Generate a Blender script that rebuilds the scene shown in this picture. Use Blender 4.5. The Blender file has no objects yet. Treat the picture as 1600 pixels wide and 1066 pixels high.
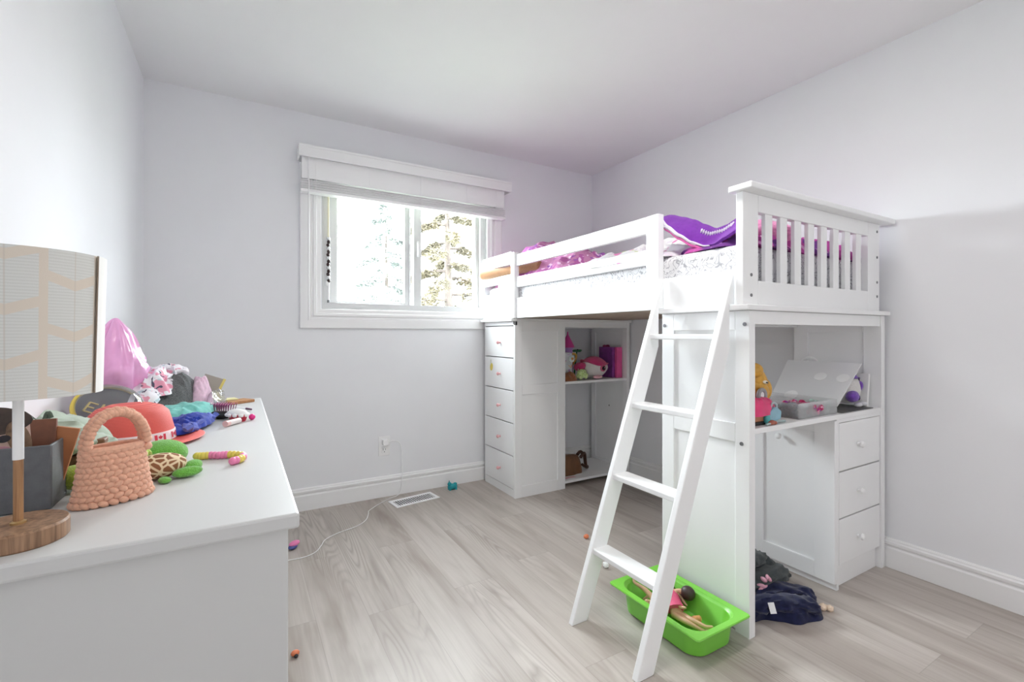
import bpy, bmesh, math, random
from mathutils import Vector, Matrix, noise
PI = math.pi
random.seed(7)
SC = bpy.context.scene
COL = SC.collection

# ------------------------------------------------------------------ camera
YAW = math.radians(30.198)
cd = bpy.data.cameras.new('camera'); cam = bpy.data.objects.new('camera', cd); COL.objects.link(cam)
cam.location = (0.441, -3.126, 1.083)
cam.rotation_euler = (PI / 2, 0, -YAW)
cd.sensor_width = 36; cd.sensor_fit = 'HORIZONTAL'; cd.lens = 731 / 1600 * 36
cd.shift_y = -11 / 1600; cd.clip_start = 0.02
SC.camera = cam

# ------------------------------------------------------------------ world, light, exposure
SC.view_settings.view_transform = 'Standard'; SC.view_settings.look = 'None'
SC.view_settings.gamma = 1; SC.view_settings.exposure = 0.14
SC.view_settings.use_curve_mapping = False
SC.cycles.use_denoising = True
SC.cycles.max_bounces = 14; SC.cycles.diffuse_bounces = 8; SC.cycles.transparent_max_bounces = 16
SC.cycles.sample_clamp_indirect = 8
W = bpy.data.worlds.new('sky'); SC.world = W; W.use_nodes = True
wn = W.node_tree.nodes; wl = W.node_tree.links; wn.clear()
wo = wn.new('ShaderNodeOutputWorld'); bg = wn.new('ShaderNodeBackground')
tc = wn.new('ShaderNodeTexCoord'); sx = wn.new('ShaderNodeSeparateXYZ'); rp = wn.new('ShaderNodeValToRGB')
wl.new(tc.outputs['Generated'], sx.inputs[0]); wl.new(sx.outputs['Z'], rp.inputs[0])
rp.color_ramp.elements[0].position = 0.0; rp.color_ramp.elements[0].color = (.30, .32, .30, 1)
rp.color_ramp.elements[1].position = .04; rp.color_ramp.elements[1].color = (.90, .955, 1, 1)
wl.new(rp.outputs[0], bg.inputs[0]); bg.inputs[1].default_value = 54.0
wl.new(bg.outputs[0], wo.inputs[0])

def area(name, loc, rot, sx_, sy_, power, color=(1, 1, 1)):
    d = bpy.data.lights.new(name, 'AREA'); d.shape = 'RECTANGLE'; d.size = sx_; d.size_y = sy_
    d.energy = power; d.color = color
    o = bpy.data.objects.new(name, d); COL.objects.link(o); o.location = loc; o.rotation_euler = rot
    return o
po = area('window_portal', (1.47, .2, 1.62), (-PI / 2, 0, 0), 1.25, .85, 1)
po.data.cycles.is_portal = True
# unseen fill lights added for brightness: one bounced off the wall behind, one overhead
area('wall_bounce_fill', (1.5, -3.6, 1.3), (-PI / 2, 0, 0), 1.2, 1.2, 16, (1, .955, .91))
area('overhead_fill', (1.5, -2.1, 2.40), (0, 0, 0), 0.35, .35, 13, (1, .97, .935))

# ------------------------------------------------------------------ materials
MATS = {}
def newmat(name):
    m = bpy.data.materials.new(name); m.use_nodes = True
    nt = m.node_tree; b = nt.nodes['Principled BSDF']
    return m, nt, nt.nodes, nt.links, b
def coords(nt, scale=(1, 1, 1), kind='Object'):
    t = nt.nodes.new('ShaderNodeTexCoord'); mp = nt.nodes.new('ShaderNodeMapping')
    mp.inputs['Scale'].default_value = scale
    nt.links.new(t.outputs[kind], mp.inputs['Vector']); return mp.outputs[0]
def tex_noise(nt, vec, scale, detail=3, rough=.55, dist=0.):
    n = nt.nodes.new('ShaderNodeTexNoise'); n.inputs['Scale'].default_value = scale
    n.inputs['Detail'].default_value = detail; n.inputs['Roughness'].default_value = rough
    n.inputs['Distortion'].default_value = dist
    nt.links.new(vec, n.inputs['Vector']); return n.outputs['Fac']
def ramp(nt, fac, stops, interp='LINEAR'):
    r = nt.nodes.new('ShaderNodeValToRGB'); r.color_ramp.interpolation = interp
    e = r.color_ramp.elements
    while len(e) < len(stops): e.new(.5)
    for i, (p, c) in enumerate(stops):
        e[i].position = p; e[i].color = (*c, 1) if len(c) == 3 else c
    nt.links.new(fac, r.inputs[0]); return r.outputs[0]
def add_bump(nt, b, fac, strength=.2, dist=.002):
    bp = nt.nodes.new('ShaderNodeBump'); bp.inputs['Strength'].default_value = strength
    bp.inputs['Distance'].default_value = dist
    nt.links.new(fac, bp.inputs['Height']); nt.links.new(bp.outputs[0], b.inputs['Normal'])
def math_(nt, op, a, b_=None, c_=None):
    n = nt.nodes.new('ShaderNodeMath'); n.operation = op
    for i, v in enumerate((a, b_, c_)):
        if v is None: continue
        if isinstance(v, (int, float)): n.inputs[i].default_value = v
        else: nt.links.new(v, n.inputs[i])
    return n.outputs[0]
def mixc(nt, fac, a, b_, mode='MIX'):
    n = nt.nodes.new('ShaderNodeMix'); n.data_type = 'RGBA'; n.blend_type = mode
    for k, v in ((0, fac), (6, a), (7, b_)):
        if isinstance(v, (int, float)): n.inputs[k].default_value = v
        elif isinstance(v, tuple): n.inputs[k].default_value = (*v, 1)
        else: nt.links.new(v, n.inputs[k])
    return n.outputs[2]
def paint(name, col, rough=.5, var=.04, scale=8, bump=0, bscale=300, metal=0, spec=.5, bdist=.002, sheen=0):
    if name in MATS: return MATS[name]
    m, nt, N, L, b = newmat(name)
    v = coords(nt)
    f = tex_noise(nt, v, scale)
    lo = tuple(max(0, c * (1 - var)) for c in col); hi = tuple(min(1, c * (1 + var)) for c in col)
    L.new(ramp(nt, f, [(.3, lo), (.7, hi)]), b.inputs['Base Color'])
    b.inputs['Roughness'].default_value = rough; b.inputs['Metallic'].default_value = metal
    b.inputs['Specular IOR Level'].default_value = spec
    if sheen: b.inputs['Sheen Weight'].default_value = sheen
    if bump: add_bump(nt, b, tex_noise(nt, v, bscale, 2), bump, bdist)
    MATS[name] = m; return m
def fabric(name, col, var=.12, bscale=900, bump=.35, scale=60): return paint(name, col, .92, var, scale, bump, bscale, spec=.15, bdist=.0015, sheen=.2)
def plush(name, col, var=.14): return paint(name, col, .95, var, 180, .8, 420, spec=.1, bdist=.004, sheen=.4)

WHITE = paint('white_lacquer', (.84, .845, .85), .38, .012, 3)
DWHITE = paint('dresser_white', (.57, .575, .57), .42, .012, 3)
TRIM = paint('trim_white', (.83, .83, .835), .35, .01, 3)
VINYL = paint('vinyl_frame', (.62, .62, .62), .4, .015, 4)
WALLM = paint('wall_paint', (.785, .79, .815), .8, .012, 2.5, .06, 260, spec=.25)
CEILM = paint('ceiling_paint', (.81, .81, .82), .9, .01, 2.5, .05, 200, spec=.2)
DARK = paint('dark_hole', (.03, .03, .035), .6)
METAL = paint('bolt_metal', (.22, .22, .23), .4, .05, 40, metal=.7)
UNDER = paint('raw_board', (.42, .33, .26), .8, .15, 30)

def make_floor():
    m, nt, N, L, b = newmat('plank_floor')
    t = N.new('ShaderNodeTexCoord'); s = N.new('ShaderNodeSeparateXYZ'); L.new(t.outputs['Object'], s.inputs[0])
    x, y = s.outputs['X'], s.outputs['Y']
    u = math_(nt, 'DIVIDE', math_(nt, 'ADD', x, 10 * .18 - .15), .18)
    row = math_(nt, 'FLOOR', u); fu = math_(nt, 'FRACT', u)
    par = math_(nt, 'MULTIPLY', math_(nt, 'MODULO', row, 2), .47)
    wnz = N.new('ShaderNodeTexWhiteNoise'); wnz.noise_dimensions = '1D'; L.new(row, wnz.inputs['W'])
    jit = math_(nt, 'MULTIPLY', wnz.outputs['Value'], .16)
    v = math_(nt, 'ADD', math_(nt, 'ADD', math_(nt, 'DIVIDE', math_(nt, 'ADD', y, 13.4), 1.22), par), jit)
    pid = math_(nt, 'FLOOR', v); fv = math_(nt, 'FRACT', v)
    cb = N.new('ShaderNodeCombineXYZ'); L.new(row, cb.inputs[0]); L.new(pid, cb.inputs[1])
    w2 = N.new('ShaderNodeTexWhiteNoise'); w2.noise_dimensions = '2D'; L.new(cb.outputs[0], w2.inputs['Vector'])
    rnd = w2.outputs['Value']
    off = math_(nt, 'MULTIPLY', rnd, 37.)
    def vec(sx_, sy_):
        c = N.new('ShaderNodeCombineXYZ')
        L.new(math_(nt, 'MULTIPLY', x, sx_), c.inputs[0]); L.new(math_(nt, 'MULTIPLY', y, sy_), c.inputs[1]); L.new(off, c.inputs[2])
        return c.outputs[0]
    broad = tex_noise(nt, vec(9, 1.1), 1, 3, .6, .6)
    fine = tex_noise(nt, vec(150, 5), 1, 3, .6)
    rr = tex_noise(nt, vec(8, .75), 1, 1.2, .4, .25)
    rings = math_(nt, 'PINGPONG', math_(nt, 'MULTIPLY', rr, 26.), .5)
    rings = math_(nt, 'SUBTRACT', 1, math_(nt, 'SMOOTH_MIN', math_(nt, 'MULTIPLY', rings, 3.2), 1, .3))
    msk = tex_noise(nt, vec(4.2, .8), 1, 1)
    msk = ramp(nt, msk, [(.52, (0, 0, 0)), (.64, (1, 1, 1))])
    rmask = math_(nt, 'MULTIPLY', rings, msk)
    base = ramp(nt, broad, [(.25, (.30, .255, .22)), (.45, (.44, .395, .36)), (.75, (.525, .485, .445))])
    tone = ramp(nt, rnd, [(0, (.91, .895, .885)), (.5, (.98, .98, .98)), (1, (1.05, 1.05, 1.055))])
    c = mixc(nt, 1, base, tone, 'MULTIPLY')
    c = mixc(nt, math_(nt, 'MULTIPLY', rmask, .55), c, (.22, .185, .16))
    streak = tex_noise(nt, vec(42, 1.6), 1, 2, .6, .4)
    c = mixc(nt, math_(nt, 'MULTIPLY', ramp(nt, streak, [(.48, (0, 0, 0)), (.72, (1, 1, 1))]), .42), c, (.30, .25, .215))
    c = mixc(nt, math_(nt, 'MULTIPLY', ramp(nt, fine, [(.42, (0, 0, 0)), (.75, (1, 1, 1))]), .28), c, (.36, .31, .275))
    eu = math_(nt, 'MINIMUM', fu, math_(nt, 'SUBTRACT', 1, fu)); ev = math_(nt, 'MINIMUM', fv, math_(nt, 'SUBTRACT', 1, fv))
    e = math_(nt, 'MINIMUM', math_(nt, 'MULTIPLY', eu, .18), math_(nt, 'MULTIPLY', ev, 1.22))
    seam = math_(nt, 'LESS_THAN', e, .0011)
    c = mixc(nt, math_(nt, 'MULTIPLY', seam, .32), c, (.2, .17, .15))
    L.new(c, b.inputs['Base Color'])
    b.inputs['Roughness'].default_value = .42; b.inputs['Specular IOR Level'].default_value = .35
    add_bump(nt, b, fine, .06, .001)
    return m
FLOORM = make_floor()

def glass_mat(name, tint=(1, 1, 1), gloss=.06, rough=.02, body=0., bodycol=(.9, .9, .95)):
    m = bpy.data.materials.new(name); m.use_nodes = True
    nt = m.node_tree; N = nt.nodes; L = nt.links; N.clear()
    o = N.new('ShaderNodeOutputMaterial'); tr = N.new('ShaderNodeBsdfTransparent'); gl = N.new('ShaderNodeBsdfGlossy')
    tr.inputs[0].default_value = (*tint, 1); gl.inputs['Roughness'].default_value = rough
    mx = N.new('ShaderNodeMixShader'); fr = N.new('ShaderNodeFresnel'); fr.inputs[0].default_value = 1.45
    v = coords(nt); nz = tex_noise(nt, v, 6)
    f = math_(nt, 'MULTIPLY', fr.outputs[0], math_(nt, 'ADD', math_(nt, 'MULTIPLY', nz, .2), gloss * 10))
    L.new(f, mx.inputs[0]); L.new(tr.outputs[0], mx.inputs[1]); L.new(gl.outputs[0], mx.inputs[2])
    out = mx.outputs[0]
    if body:
        di = N.new('ShaderNodeBsdfTranslucent'); di.inputs[0].default_value = (*bodycol, 1)
        d2 = N.new('ShaderNodeBsdfDiffuse'); d2.inputs[0].default_value = (*bodycol, 1)
        m0 = N.new('ShaderNodeMixShader'); m0.inputs[0].default_value = .6
        L.new(di.outputs[0], m0.inputs[1]); L.new(d2.outputs[0], m0.inputs[2])
        m2 = N.new('ShaderNodeMixShader'); m2.inputs[0].default_value = body
        L.new(out, m2.inputs[1]); L.new(m0.outputs[0], m2.inputs[2]); out = m2.outputs[0]
    L.new(out, o.inputs[0]); return m
GLASS = glass_mat('window_glass', (.97, .985, .98), .05)
CLEAR = glass_mat('clear_plastic', (.96, .96, .98), .16, .06, .14, (.9, .88, .95))
FROST = glass_mat('frosted_plastic', (.98, .98, .99), .07, .25, .78, (.985, .985, .99))
TRAYM = glass_mat('tray_plastic', (.98, .98, .98), .07, .2, .17, (.97, .97, .98))

def wood(name, a, b_, sc=(60, 60, 4), rough=.5):
    m, nt, N, L, b = newmat(name)
    f = tex_noise(nt, coords(nt, sc), 1, 4, .65, .4)
    L.new(ramp(nt, f, [(.3, a), (.7, b_)]), b.inputs['Base Color'])
    b.inputs['Roughness'].default_value = rough; add_bump(nt, b, f, .2, .001); return m
WOODB = wood('lamp_wood', (.12, .062, .032), (.40, .235, .135), (110, 110, 5))
WOODP = wood('lamp_pole_wood', (.20, .095, .04), (.42, .225, .10), (300, 300, 12))

def spots(name, bg_, cols, scale, thr=.35, rough=.9, seedoff=0):
    """printed cloth: irregular blotches of several colours on a ground"""
    m, nt, N, L, b = newmat(name)
    v = coords(nt)
    n = tex_noise(nt, v, scale * .8, 2)
    c = None
    out = bg_
    for i, (col, s, t) in enumerate(cols):
        vv = coords(nt, (1, 1, 1)); mp = vv.node; mp.inputs['Location'].default_value = (3.1 * i + seedoff, 1.7 * i, .9 * i)
        f = tex_noise(nt, vv, scale * s, 1.5, .5, .8)
        k = ramp(nt, f, [(t, (0, 0, 0)), (t + .025, (1, 1, 1))])
        out = mixc(nt, k, out, col)
    L.new(out, b.inputs['Base Color']); b.inputs['Roughness'].default_value = rough
    b.inputs['Specular IOR Level'].default_value = .15
    add_bump(nt, b, tex_noise(nt, v, 900, 2), .3, .0015)
    return m
PRINT = spots('print_cloth', (.80, .78, .82), [((.75, .33, .43), 26, .55), ((.50, .62, .66), 34, .62), ((.10, .09, .14), 40, .64)], 1.)
QUILT = spots('pink_quilt', (.56, .24, .43), [((.45, .13, .36), 12, .54), ((.35, .12, .45), 16, .62), ((.85, .62, .80), 20, .63)], 1.)
SHEETP = spots('floral_sheet', (.84, .83, .84), [((.72, .25, .50), 9, .60), ((.55, .62, .35), 15, .64), ((.70, .66, .72), 14, .60)], 1., seedoff=4)
MAGENTA = spots('magenta_blanket', (.50, .09, .36), [((.16, .05, .24), 7, .52), ((.70, .35, .62), 14, .62), ((.75, .70, .80), 30, .70)], 1., seedoff=8)
CONF = spots('green_sprinkles', (.55, .70, .30), [((.75, .85, .55), 120, .55), ((.30, .45, .15), 160, .62)], 1.)
def scroll_sheet():
    m, nt, N, L, b = newmat('scroll_sheet')
    v = coords(nt)
    a = tex_noise(nt, v, 16, 1, .5, 1.6)
    r = math_(nt, 'PINGPONG', math_(nt, 'MULTIPLY', a, 7), .5)
    k = ramp(nt, r, [(.05, (.40, .40, .43)), (.14, (.74, .74, .765)), (.22, (.79, .79, .81))])
    L.new(k, b.inputs['Base Color']); b.inputs['Roughness'].default_value = .9
    b.inputs['Specular IOR Level'].default_value = .15
    add_bump(nt, b, tex_noise(nt, v, 14, 3), .3, .01); return m
SHEET = scroll_sheet()
def giraffe():
    m, nt, N, L, b = newmat('giraffe_plush')
    v = N.new('ShaderNodeTexVoronoi'); v.feature = 'DISTANCE_TO_EDGE'; v.inputs['Scale'].default_value = 62
    L.new(coords(nt), v.inputs['Vector'])
    L.new(ramp(nt, v.outputs['Distance'], [(.09, (.72, .58, .38)), (.14, (.24, .095, .04))]), b.inputs['Base Color'])
    b.inputs['Roughness'].default_value = .9; add_bump(nt, b, tex_noise(nt, coords(nt), 700), .4, .002); return m
GIRAFFE = giraffe()
def straw():
    m, nt, N, L, b = newmat('red_straw')
    t = N.new('ShaderNodeTexWave'); t.bands_direction = 'Z'; t.inputs['Scale'].default_value = 95; t.inputs['Distortion'].default_value = 1.2
    t.inputs['Detail Scale'].default_value = 30; t.inputs['Detail'].default_value = 2
    L.new(coords(nt), t.inputs['Vector'])
    L.new(ramp(nt, t.outputs['Fac'], [(.1, (.60, .075, .06)), (.7, (.76, .13, .105))]), b.inputs['Base Color'])
    b.inputs['Roughness'].default_value = .6; add_bump(nt, b, t.outputs['Fac'], .35, .002); return m
STRAW = straw()
def heather():
    m, nt, N, L, b = newmat('heather_knit')
    f = tex_noise(nt, coords(nt, (1, 1, 2.5)), 260, 3, .7)
    L.new(ramp(nt, f, [(.35, (.05, .055, .055)), (.65, (.20, .21, .21))]), b.inputs['Base Color'])
    b.inputs['Roughness'].default_value = .95; add_bump(nt, b, f, .5, .003); return m
HEATHER = heather()
def shade_cloth():
    """lamp shade linen with beige stepped chevron bands"""
    m, nt, N, L, b = newmat('lampshade_linen')
    t = N.new('ShaderNodeTexCoord'); s = N.new('ShaderNodeSeparateXYZ'); L.new(t.outputs['Object'], s.inputs[0])
    ang = math_(nt, 'ARCTAN2', s.outputs['Y'], s.outputs['X'])
    u = math_(nt, 'DIVIDE', math_(nt, 'ADD', ang, 10.44), .78)
    cell = math_(nt, 'FLOOR', u); fu = math_(nt, 'FRACT', u)
    zig = math_(nt, 'MULTIPLY', math_(nt, 'ABSOLUTE', math_(nt, 'SUBTRACT', fu, .56)), .026)
    vz = math_(nt, 'SUBTRACT', s.outputs['Z'], zig)
    vz = math_(nt, 'ADD', vz, math_(nt, 'MULTIPLY', math_(nt, 'MODULO', cell, 2), .034))
    fv = math_(nt, 'FRACT', math_(nt, 'DIVIDE', vz, .068))
    band = math_(nt, 'LESS_THAN', fv, .2); vert = math_(nt, 'LESS_THAN', fu, .13)
    mid = math_(nt, 'LESS_THAN', math_(nt, 'ABSOLUTE', math_(nt, 'SUBTRACT', fu, .56)), .012)
    k = math_(nt, 'MAXIMUM', band, vert)
    rib = N.new('ShaderNodeTexWave'); rib.bands_direction = 'Z'; rib.inputs['Scale'].default_value = 80; rib.inputs['Distortion'].default_value = .6
    L.new(t.outputs['Object'], rib.inputs['Vector'])
    basec = ramp(nt, rib.outputs['Fac'], [(.2, (.60, .61, .585)), (.8, (.655, .665, .645))])
    c = mixc(nt, k, basec, (.66, .595, .515)); c = mixc(nt, math_(nt, 'MULTIPLY', mid, .5), c, (.55, .50, .44))
    L.new(c, b.inputs['Base Color']); b.inputs['Roughness'].default_value = .9
    b.inputs['Specular IOR Level'].default_value = .1
    add_bump(nt, b, tex_noise(nt, coords(nt), 900), .2, .001); return m

# ------------------------------------------------------------------ mesh building
ORG = {}
class MB:
    def __init__(s): s.bm = bmesh.new(); s.mi = 0
    def _add(s, verts, faces, smooth=False):
        vs = [s.bm.verts.new(v) for v in verts]
        for f in faces:
            try:
                fc = s.bm.faces.new([vs[i] for i in f]); fc.material_index = s.mi; fc.smooth = smooth
            except ValueError: pass
        return vs
    def box(s, x0, x1, y0, y1, z0, z1, M=None):
        p = [Vector((x, y, z)) for z in (z0, z1) for y in (y0, y1) for x in (x0, x1)]
        if M: p = [M @ v for v in p]
        s._add(p, [(0, 2, 3, 1), (4, 5, 7, 6), (0, 1, 5, 4), (2, 6, 7, 3), (0, 4, 6, 2), (1, 3, 7, 5)]); return s
    def prism(s, poly, axis, a, b):
        """polygon in the two other axes, pushed along axis from a to b"""
        def pt(q, h):
            if axis == 'x': return (h, q[0], q[1])
            if axis == 'y': return (q[0], h, q[1])
            return (q[0], q[1], h)
        n = len(poly); v = [pt(q, a) for q in poly] + [pt(q, b) for q in poly]
        s._add(v, [tuple(range(n))[::-1], tuple(range(n, 2 * n))] + [(i, (i + 1) % n, n + (i + 1) % n, n + i) for i in range(n)]); return s
    def rings(s, rr, closed_u=True, cap=True, smooth=True, loop=False):
        n = len(rr[0]); v = [p for r in rr for p in r]; f = []
        m = len(rr)
        for i in range(m if loop else m - 1):
            i2 = (i + 1) % m
            for j in range(n if closed_u else n - 1):
                j2 = (j + 1) % n
                f.append((i * n + j, i * n + j2, i2 * n + j2, i2 * n + j))
        if cap and not loop:
            f.append(tuple(range(n))[::-1]); f.append(tuple((m - 1) * n + k for k in range(n)))
        s._add(v, f, smooth); return s
    def lathe(s, prof, c, seg=32, M=None, cap=True, sx=1, sy=1):
        c = Vector(c); rr = []
        for r, z in prof:
            ring = [Vector((r * sx * math.cos(2 * PI * k / seg), r * sy * math.sin(2 * PI * k / seg), z)) for k in range(seg)]
            if M: ring = [M @ p for p in ring]
            rr.append([c + p for p in ring])
        return s.rings(rr, cap=cap)
    def cyl(s, p0, p1, r0, r1=None, seg=16): return s.tube([p0, p1], [r0, r0 if r1 is None else r1], seg)
    def tube(s, pts, r, seg=10, loop=False, flat=1.):
        pts = [Vector(p) for p in pts]; n = len(pts)
        if not hasattr(r, '__len__'): r = [r] * n
        rr = []; up = None
        for i, p in enumerate(pts):
            if loop: d = pts[(i + 1) % n] - pts[i - 1]
            else: d = pts[min(i + 1, n - 1)] - pts[max(i - 1, 0)]
            d.normalize()
            if up is None:
                up = Vector((0, 0, 1)) if abs(d.z) < .9 else Vector((1, 0, 0))
            a = d.cross(up).normalized(); b = a.cross(d).normalized(); up = b
            rr.append([p + (a * math.cos(2 * PI * k / seg) + b * math.sin(2 * PI * k / seg) * flat) * r[i] for k in range(seg)])
        return s.rings(rr, loop=loop)
    def ball(s, c, r, M=None, seg=20, n=12, fn=None):
        c = Vector(c)
        if not hasattr(r, '__len__'): r = (r, r, r)
        rr = []
        for i in range(n + 1):
            t = PI * i / n; ring = []
            for k in range(seg):
                a = 2 * PI * k / seg
                q = Vector((max(1e-4, math.sin(t)) * math.cos(a), max(1e-4, math.sin(t)) * math.sin(a), -math.cos(t)))
                if fn: q = fn(q)
                q = Vector((q.x * r[0], q.y * r[1], q.z * r[2]))
                if M: q = M @ q
                ring.append(c + q)
            rr.append(ring)
        return s.rings(rr)
    def heap(s, out, z0, H, amp=.012, freq=9., seed=0, p=2.2, rings=30, seg=96, ridge=None, lift=None, dirn=(1, .4), tilt=(0, 0)):
        """a crumpled cloth mound over a closed outline, folds are ridged noise"""
        o = smooth_loop(out, seg); cx = sum(q[0] for q in o) / seg; cy = sum(q[1] for q in o) / seg
        rr = []
        for i in range(rings + 1):
            t = max(i / rings, .001); ring = []
            for q in o:
                x = cx + (q[0] - cx) * t; y = cy + (q[1] - cy) * t
                w = 1 - t ** p
                nz = noise.noise(Vector((x * freq * .6 + seed * 7.3, y * freq * .6, seed))) 
                ax = (x * dirn[0] + y * dirn[1]); ay = (-x * dirn[1] + y * dirn[0])
                rd = 1.1 * (1 - abs(noise.noise(Vector((ax * freq * 1.2 + nz * 1.4, ay * freq * .45 + nz, seed * 3.1 + 5))))) ** 2.2 - .55
                rd += .45 * (1 - abs(noise.noise(Vector((ay * freq * 2.1 + nz * 2, ax * freq * .9, seed * 1.7 + 2))))) ** 2.2 - .22
                rd += .12 * noise.noise(Vector((x * freq * 5, y * freq * 5, seed + 1)))
                edge = min(1, (1 - t) * 5)
                z = z0 + H * (w ** .8) * (1 + .35 * nz) + amp * rd * edge + (x - cx) * tilt[0] * edge + (y - cy) * tilt[1] * edge
                if lift: z += lift(x, y) * w
                wob = 1 + .10 * noise.noise(Vector((x * freq * 2, y * freq * 2, seed + 9))) * t
                ring.append(Vector((cx + (x - cx) * wob, cy + (y - cy) * wob, max(z, z0 + (.0015 if t < 1 else 0)))))
            rr.append(ring)
        s.rings(rr, cap=False)
        s._add([Vector((cx, cy, z0))] + [Vector((q.x, q.y, z0)) for q in rr[-1]], [(0, (k + 1) % seg + 1, k + 1) for k in range(seg)])
        s._add([rr[0][0] + (rr[0][seg // 2] - rr[0][0]) * .5] + list(rr[0]), [(0, k + 1, (k + 1) % seg + 1) for k in range(seg)], True)
        bmesh.ops.remove_doubles(s.bm, verts=s.bm.verts, dist=1e-5)
        return s
    def rag(s, pts, r, flat=.6, amp=.25, seed=0, seg=28, n=10):
        """a rolled or bunched length of cloth: a flattened tube with lengthwise pleats"""
        P = spline(pts, n); m = len(P); rr = []
        for i, p in enumerate(P):
            d = (P[min(i + 1, m - 1)] - P[max(i - 1, 0)]).normalized(); a = d.cross(Vector((0, 0, 1))).normalized(); b = a.cross(d)
            t = i / (m - 1); e = min(1, (t + .04) * 6, (1.04 - t) * 6) ** .5; ring = []
            for k in range(seg):
                w = 2 * PI * k / seg
                q = Vector((math.cos(w) * 1.6, math.sin(w) * 1.6, t * 3.5 + seed * 2.7))
                k_ = e * (1 + amp * (1.6 * (1 - abs(noise.noise(q))) ** 2 - 1) + .3 * amp * noise.noise(q * 3))
                ring.append(p + a * (r * k_ * math.cos(w)) + b * (r * k_ * flat * math.sin(w)))
            rr.append(ring)
        return s.rings(rr)
    def sheet(s, fn, nu, nv, th=.002):
        """a thin cloth or card over a parametric surface, given thickness downwards its normal"""
        P = [[Vector(fn(i / nu, j / nv)) for j in range(nv + 1)] for i in range(nu + 1)]
        top = []; bot = []
        for i in range(nu + 1):
            for j in range(nv + 1):
                du = P[min(i + 1, nu)][j] - P[max(i - 1, 0)][j]; dv = P[i][min(j + 1, nv)] - P[i][max(j - 1, 0)]
                n = du.cross(dv).normalized()
                top.append(P[i][j] + n * th / 2); bot.append(P[i][j] - n * th / 2)
        k = nv + 1; T = len(top); f = []
        for i in range(nu):
            for j in range(nv):
                a = i * k + j; f.append((a, a + k, a + k + 1, a + 1)); f.append((T + a, T + a + 1, T + a + k + 1, T + a + k))
        for i in range(nu):
            a, b = i * k, (i + 1) * k; f.append((a, T + a, T + b, b)); a += nv; b += nv; f.append((a, b, T + b, T + a))
        for j in range(nv):
            f.append((j, j + 1, T + j + 1, T + j)); a = nu * k + j; f.append((a, T + a, T + a + 1, a + 1))
        s._add(top + bot, f, True); return s
    def build(s, name, mats, parent=None, bevel=0, smooth=False, loc=None, sub=0, auto=40):
        bmesh.ops.recalc_face_normals(s.bm, faces=s.bm.faces)
        org = Vector(loc) if loc is not None else (ORG[parent.name] if parent else Vector((0, 0, 0)))
        for v in s.bm.verts: v.co -= org
        me = bpy.data.meshes.new(name); s.bm.to_mesh(me); s.bm.free()
        o = bpy.data.objects.new(name, me); COL.objects.link(o)
        for m in (mats if isinstance(mats, (list, tuple)) else [mats]): me.materials.append(m)
        if smooth:
            for p in me.polygons: p.use_smooth = True
        if auto and any(p.use_smooth for p in me.polygons):
            try: me.set_sharp_from_angle(angle=math.radians(auto))
            except Exception: pass
        if parent: o.parent = parent; o.location = org - ORG[parent.name]
        else: o.location = org
        ORG[o.name] = org
        if bevel:
            b = o.modifiers.new('bevel', 'BEVEL'); b.width = bevel; b.segments = 2; b.limit_method = 'ANGLE'; b.angle_limit = math.radians(40)
        if sub:
            b = o.modifiers.new('sub', 'SUBSURF'); b.levels = sub; b.render_levels = sub
        return o
def smooth_loop(pts, n):
    m = len(pts); o = []
    for i in range(n):
        t = i * m / n; k = int(t); f = t - k
        p = [Vector((*pts[(k + d) % m], 0)) for d in (-1, 0, 1, 2)]
        q = .5 * ((2 * p[1]) + (p[2] - p[0]) * f + (2 * p[0] - 5 * p[1] + 4 * p[2] - p[3]) * f * f + (3 * p[1] - p[0] - 3 * p[2] + p[3]) * f ** 3)
        o.append((q.x, q.y))
    return o
def spline(pts, n=8):
    P = [Vector(p) for p in pts]; P = [2 * P[0] - P[1]] + P + [2 * P[-1] - P[-2]]; o = []
    for k in range(1, len(P) - 2):
        for i in range(n):
            f = i / n; p = P[k - 1:k + 3]
            o.append(.5 * ((2 * p[1]) + (p[2] - p[0]) * f + (2 * p[0] - 5 * p[1] + 4 * p[2] - p[3]) * f * f + (3 * p[1] - p[0] - 3 * p[2] + p[3]) * f ** 3))
    o.append(P[-2]); return o
def tag(o, label, cat, group=None, kind=None):
    o['label'] = label; o['category'] = cat
    if group: o['group'] = group
    if kind: o['kind'] = kind
    return o
def thing(name, loc, label, cat, group=None):
    o = bpy.data.objects.new(name, None); COL.objects.link(o); o.location = loc; o.empty_display_size = .05
    ORG[o.name] = Vector(loc); return tag(o, label, cat, group)
def struct(o, label=None, cat=None):
    o['kind'] = 'structure'
    if label: o['label'] = label
    if cat: o['category'] = cat
    return o
def rot(ax, deg): return Matrix.Rotation(math.radians(deg), 3, ax)

# ================================================================== room shell
RX, FRONT, HT = 3.056, -4.35, 2.44
struct(MB().box(-.12, RX + .12, FRONT - .12, .18, -.06, 0).build('floor', FLOORM), 'grey beige wood plank floor', 'floor')
struct(MB().box(-.12, RX + .12, FRONT - .12, .18, HT, HT + .06).build('ceiling', CEILM), 'plain white ceiling', 'ceiling')
WX0, WX1, WZ0, WZ1 = .885, 2.05, 1.235, 2.06
b = MB(); b.box(-.12, WX0, 0, .18, 0, HT).box(WX1, RX + .12, 0, .18, 0, HT).box(WX0, WX1, 0, .18, 0, WZ0).box(WX0, WX1, 0, .18, WZ1, HT)
struct(b.build('wall_back', WALLM), 'pale grey wall with the window', 'wall')
struct(MB().box(-.12, 0, FRONT, 0, 0, HT).build('wall_left', WALLM), 'pale grey wall behind the dresser', 'wall')
struct(MB().box(RX, RX + .12, FRONT, 0, 0, HT).build('wall_right', WALLM), 'pale grey wall behind the loft bed', 'wall')
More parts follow.
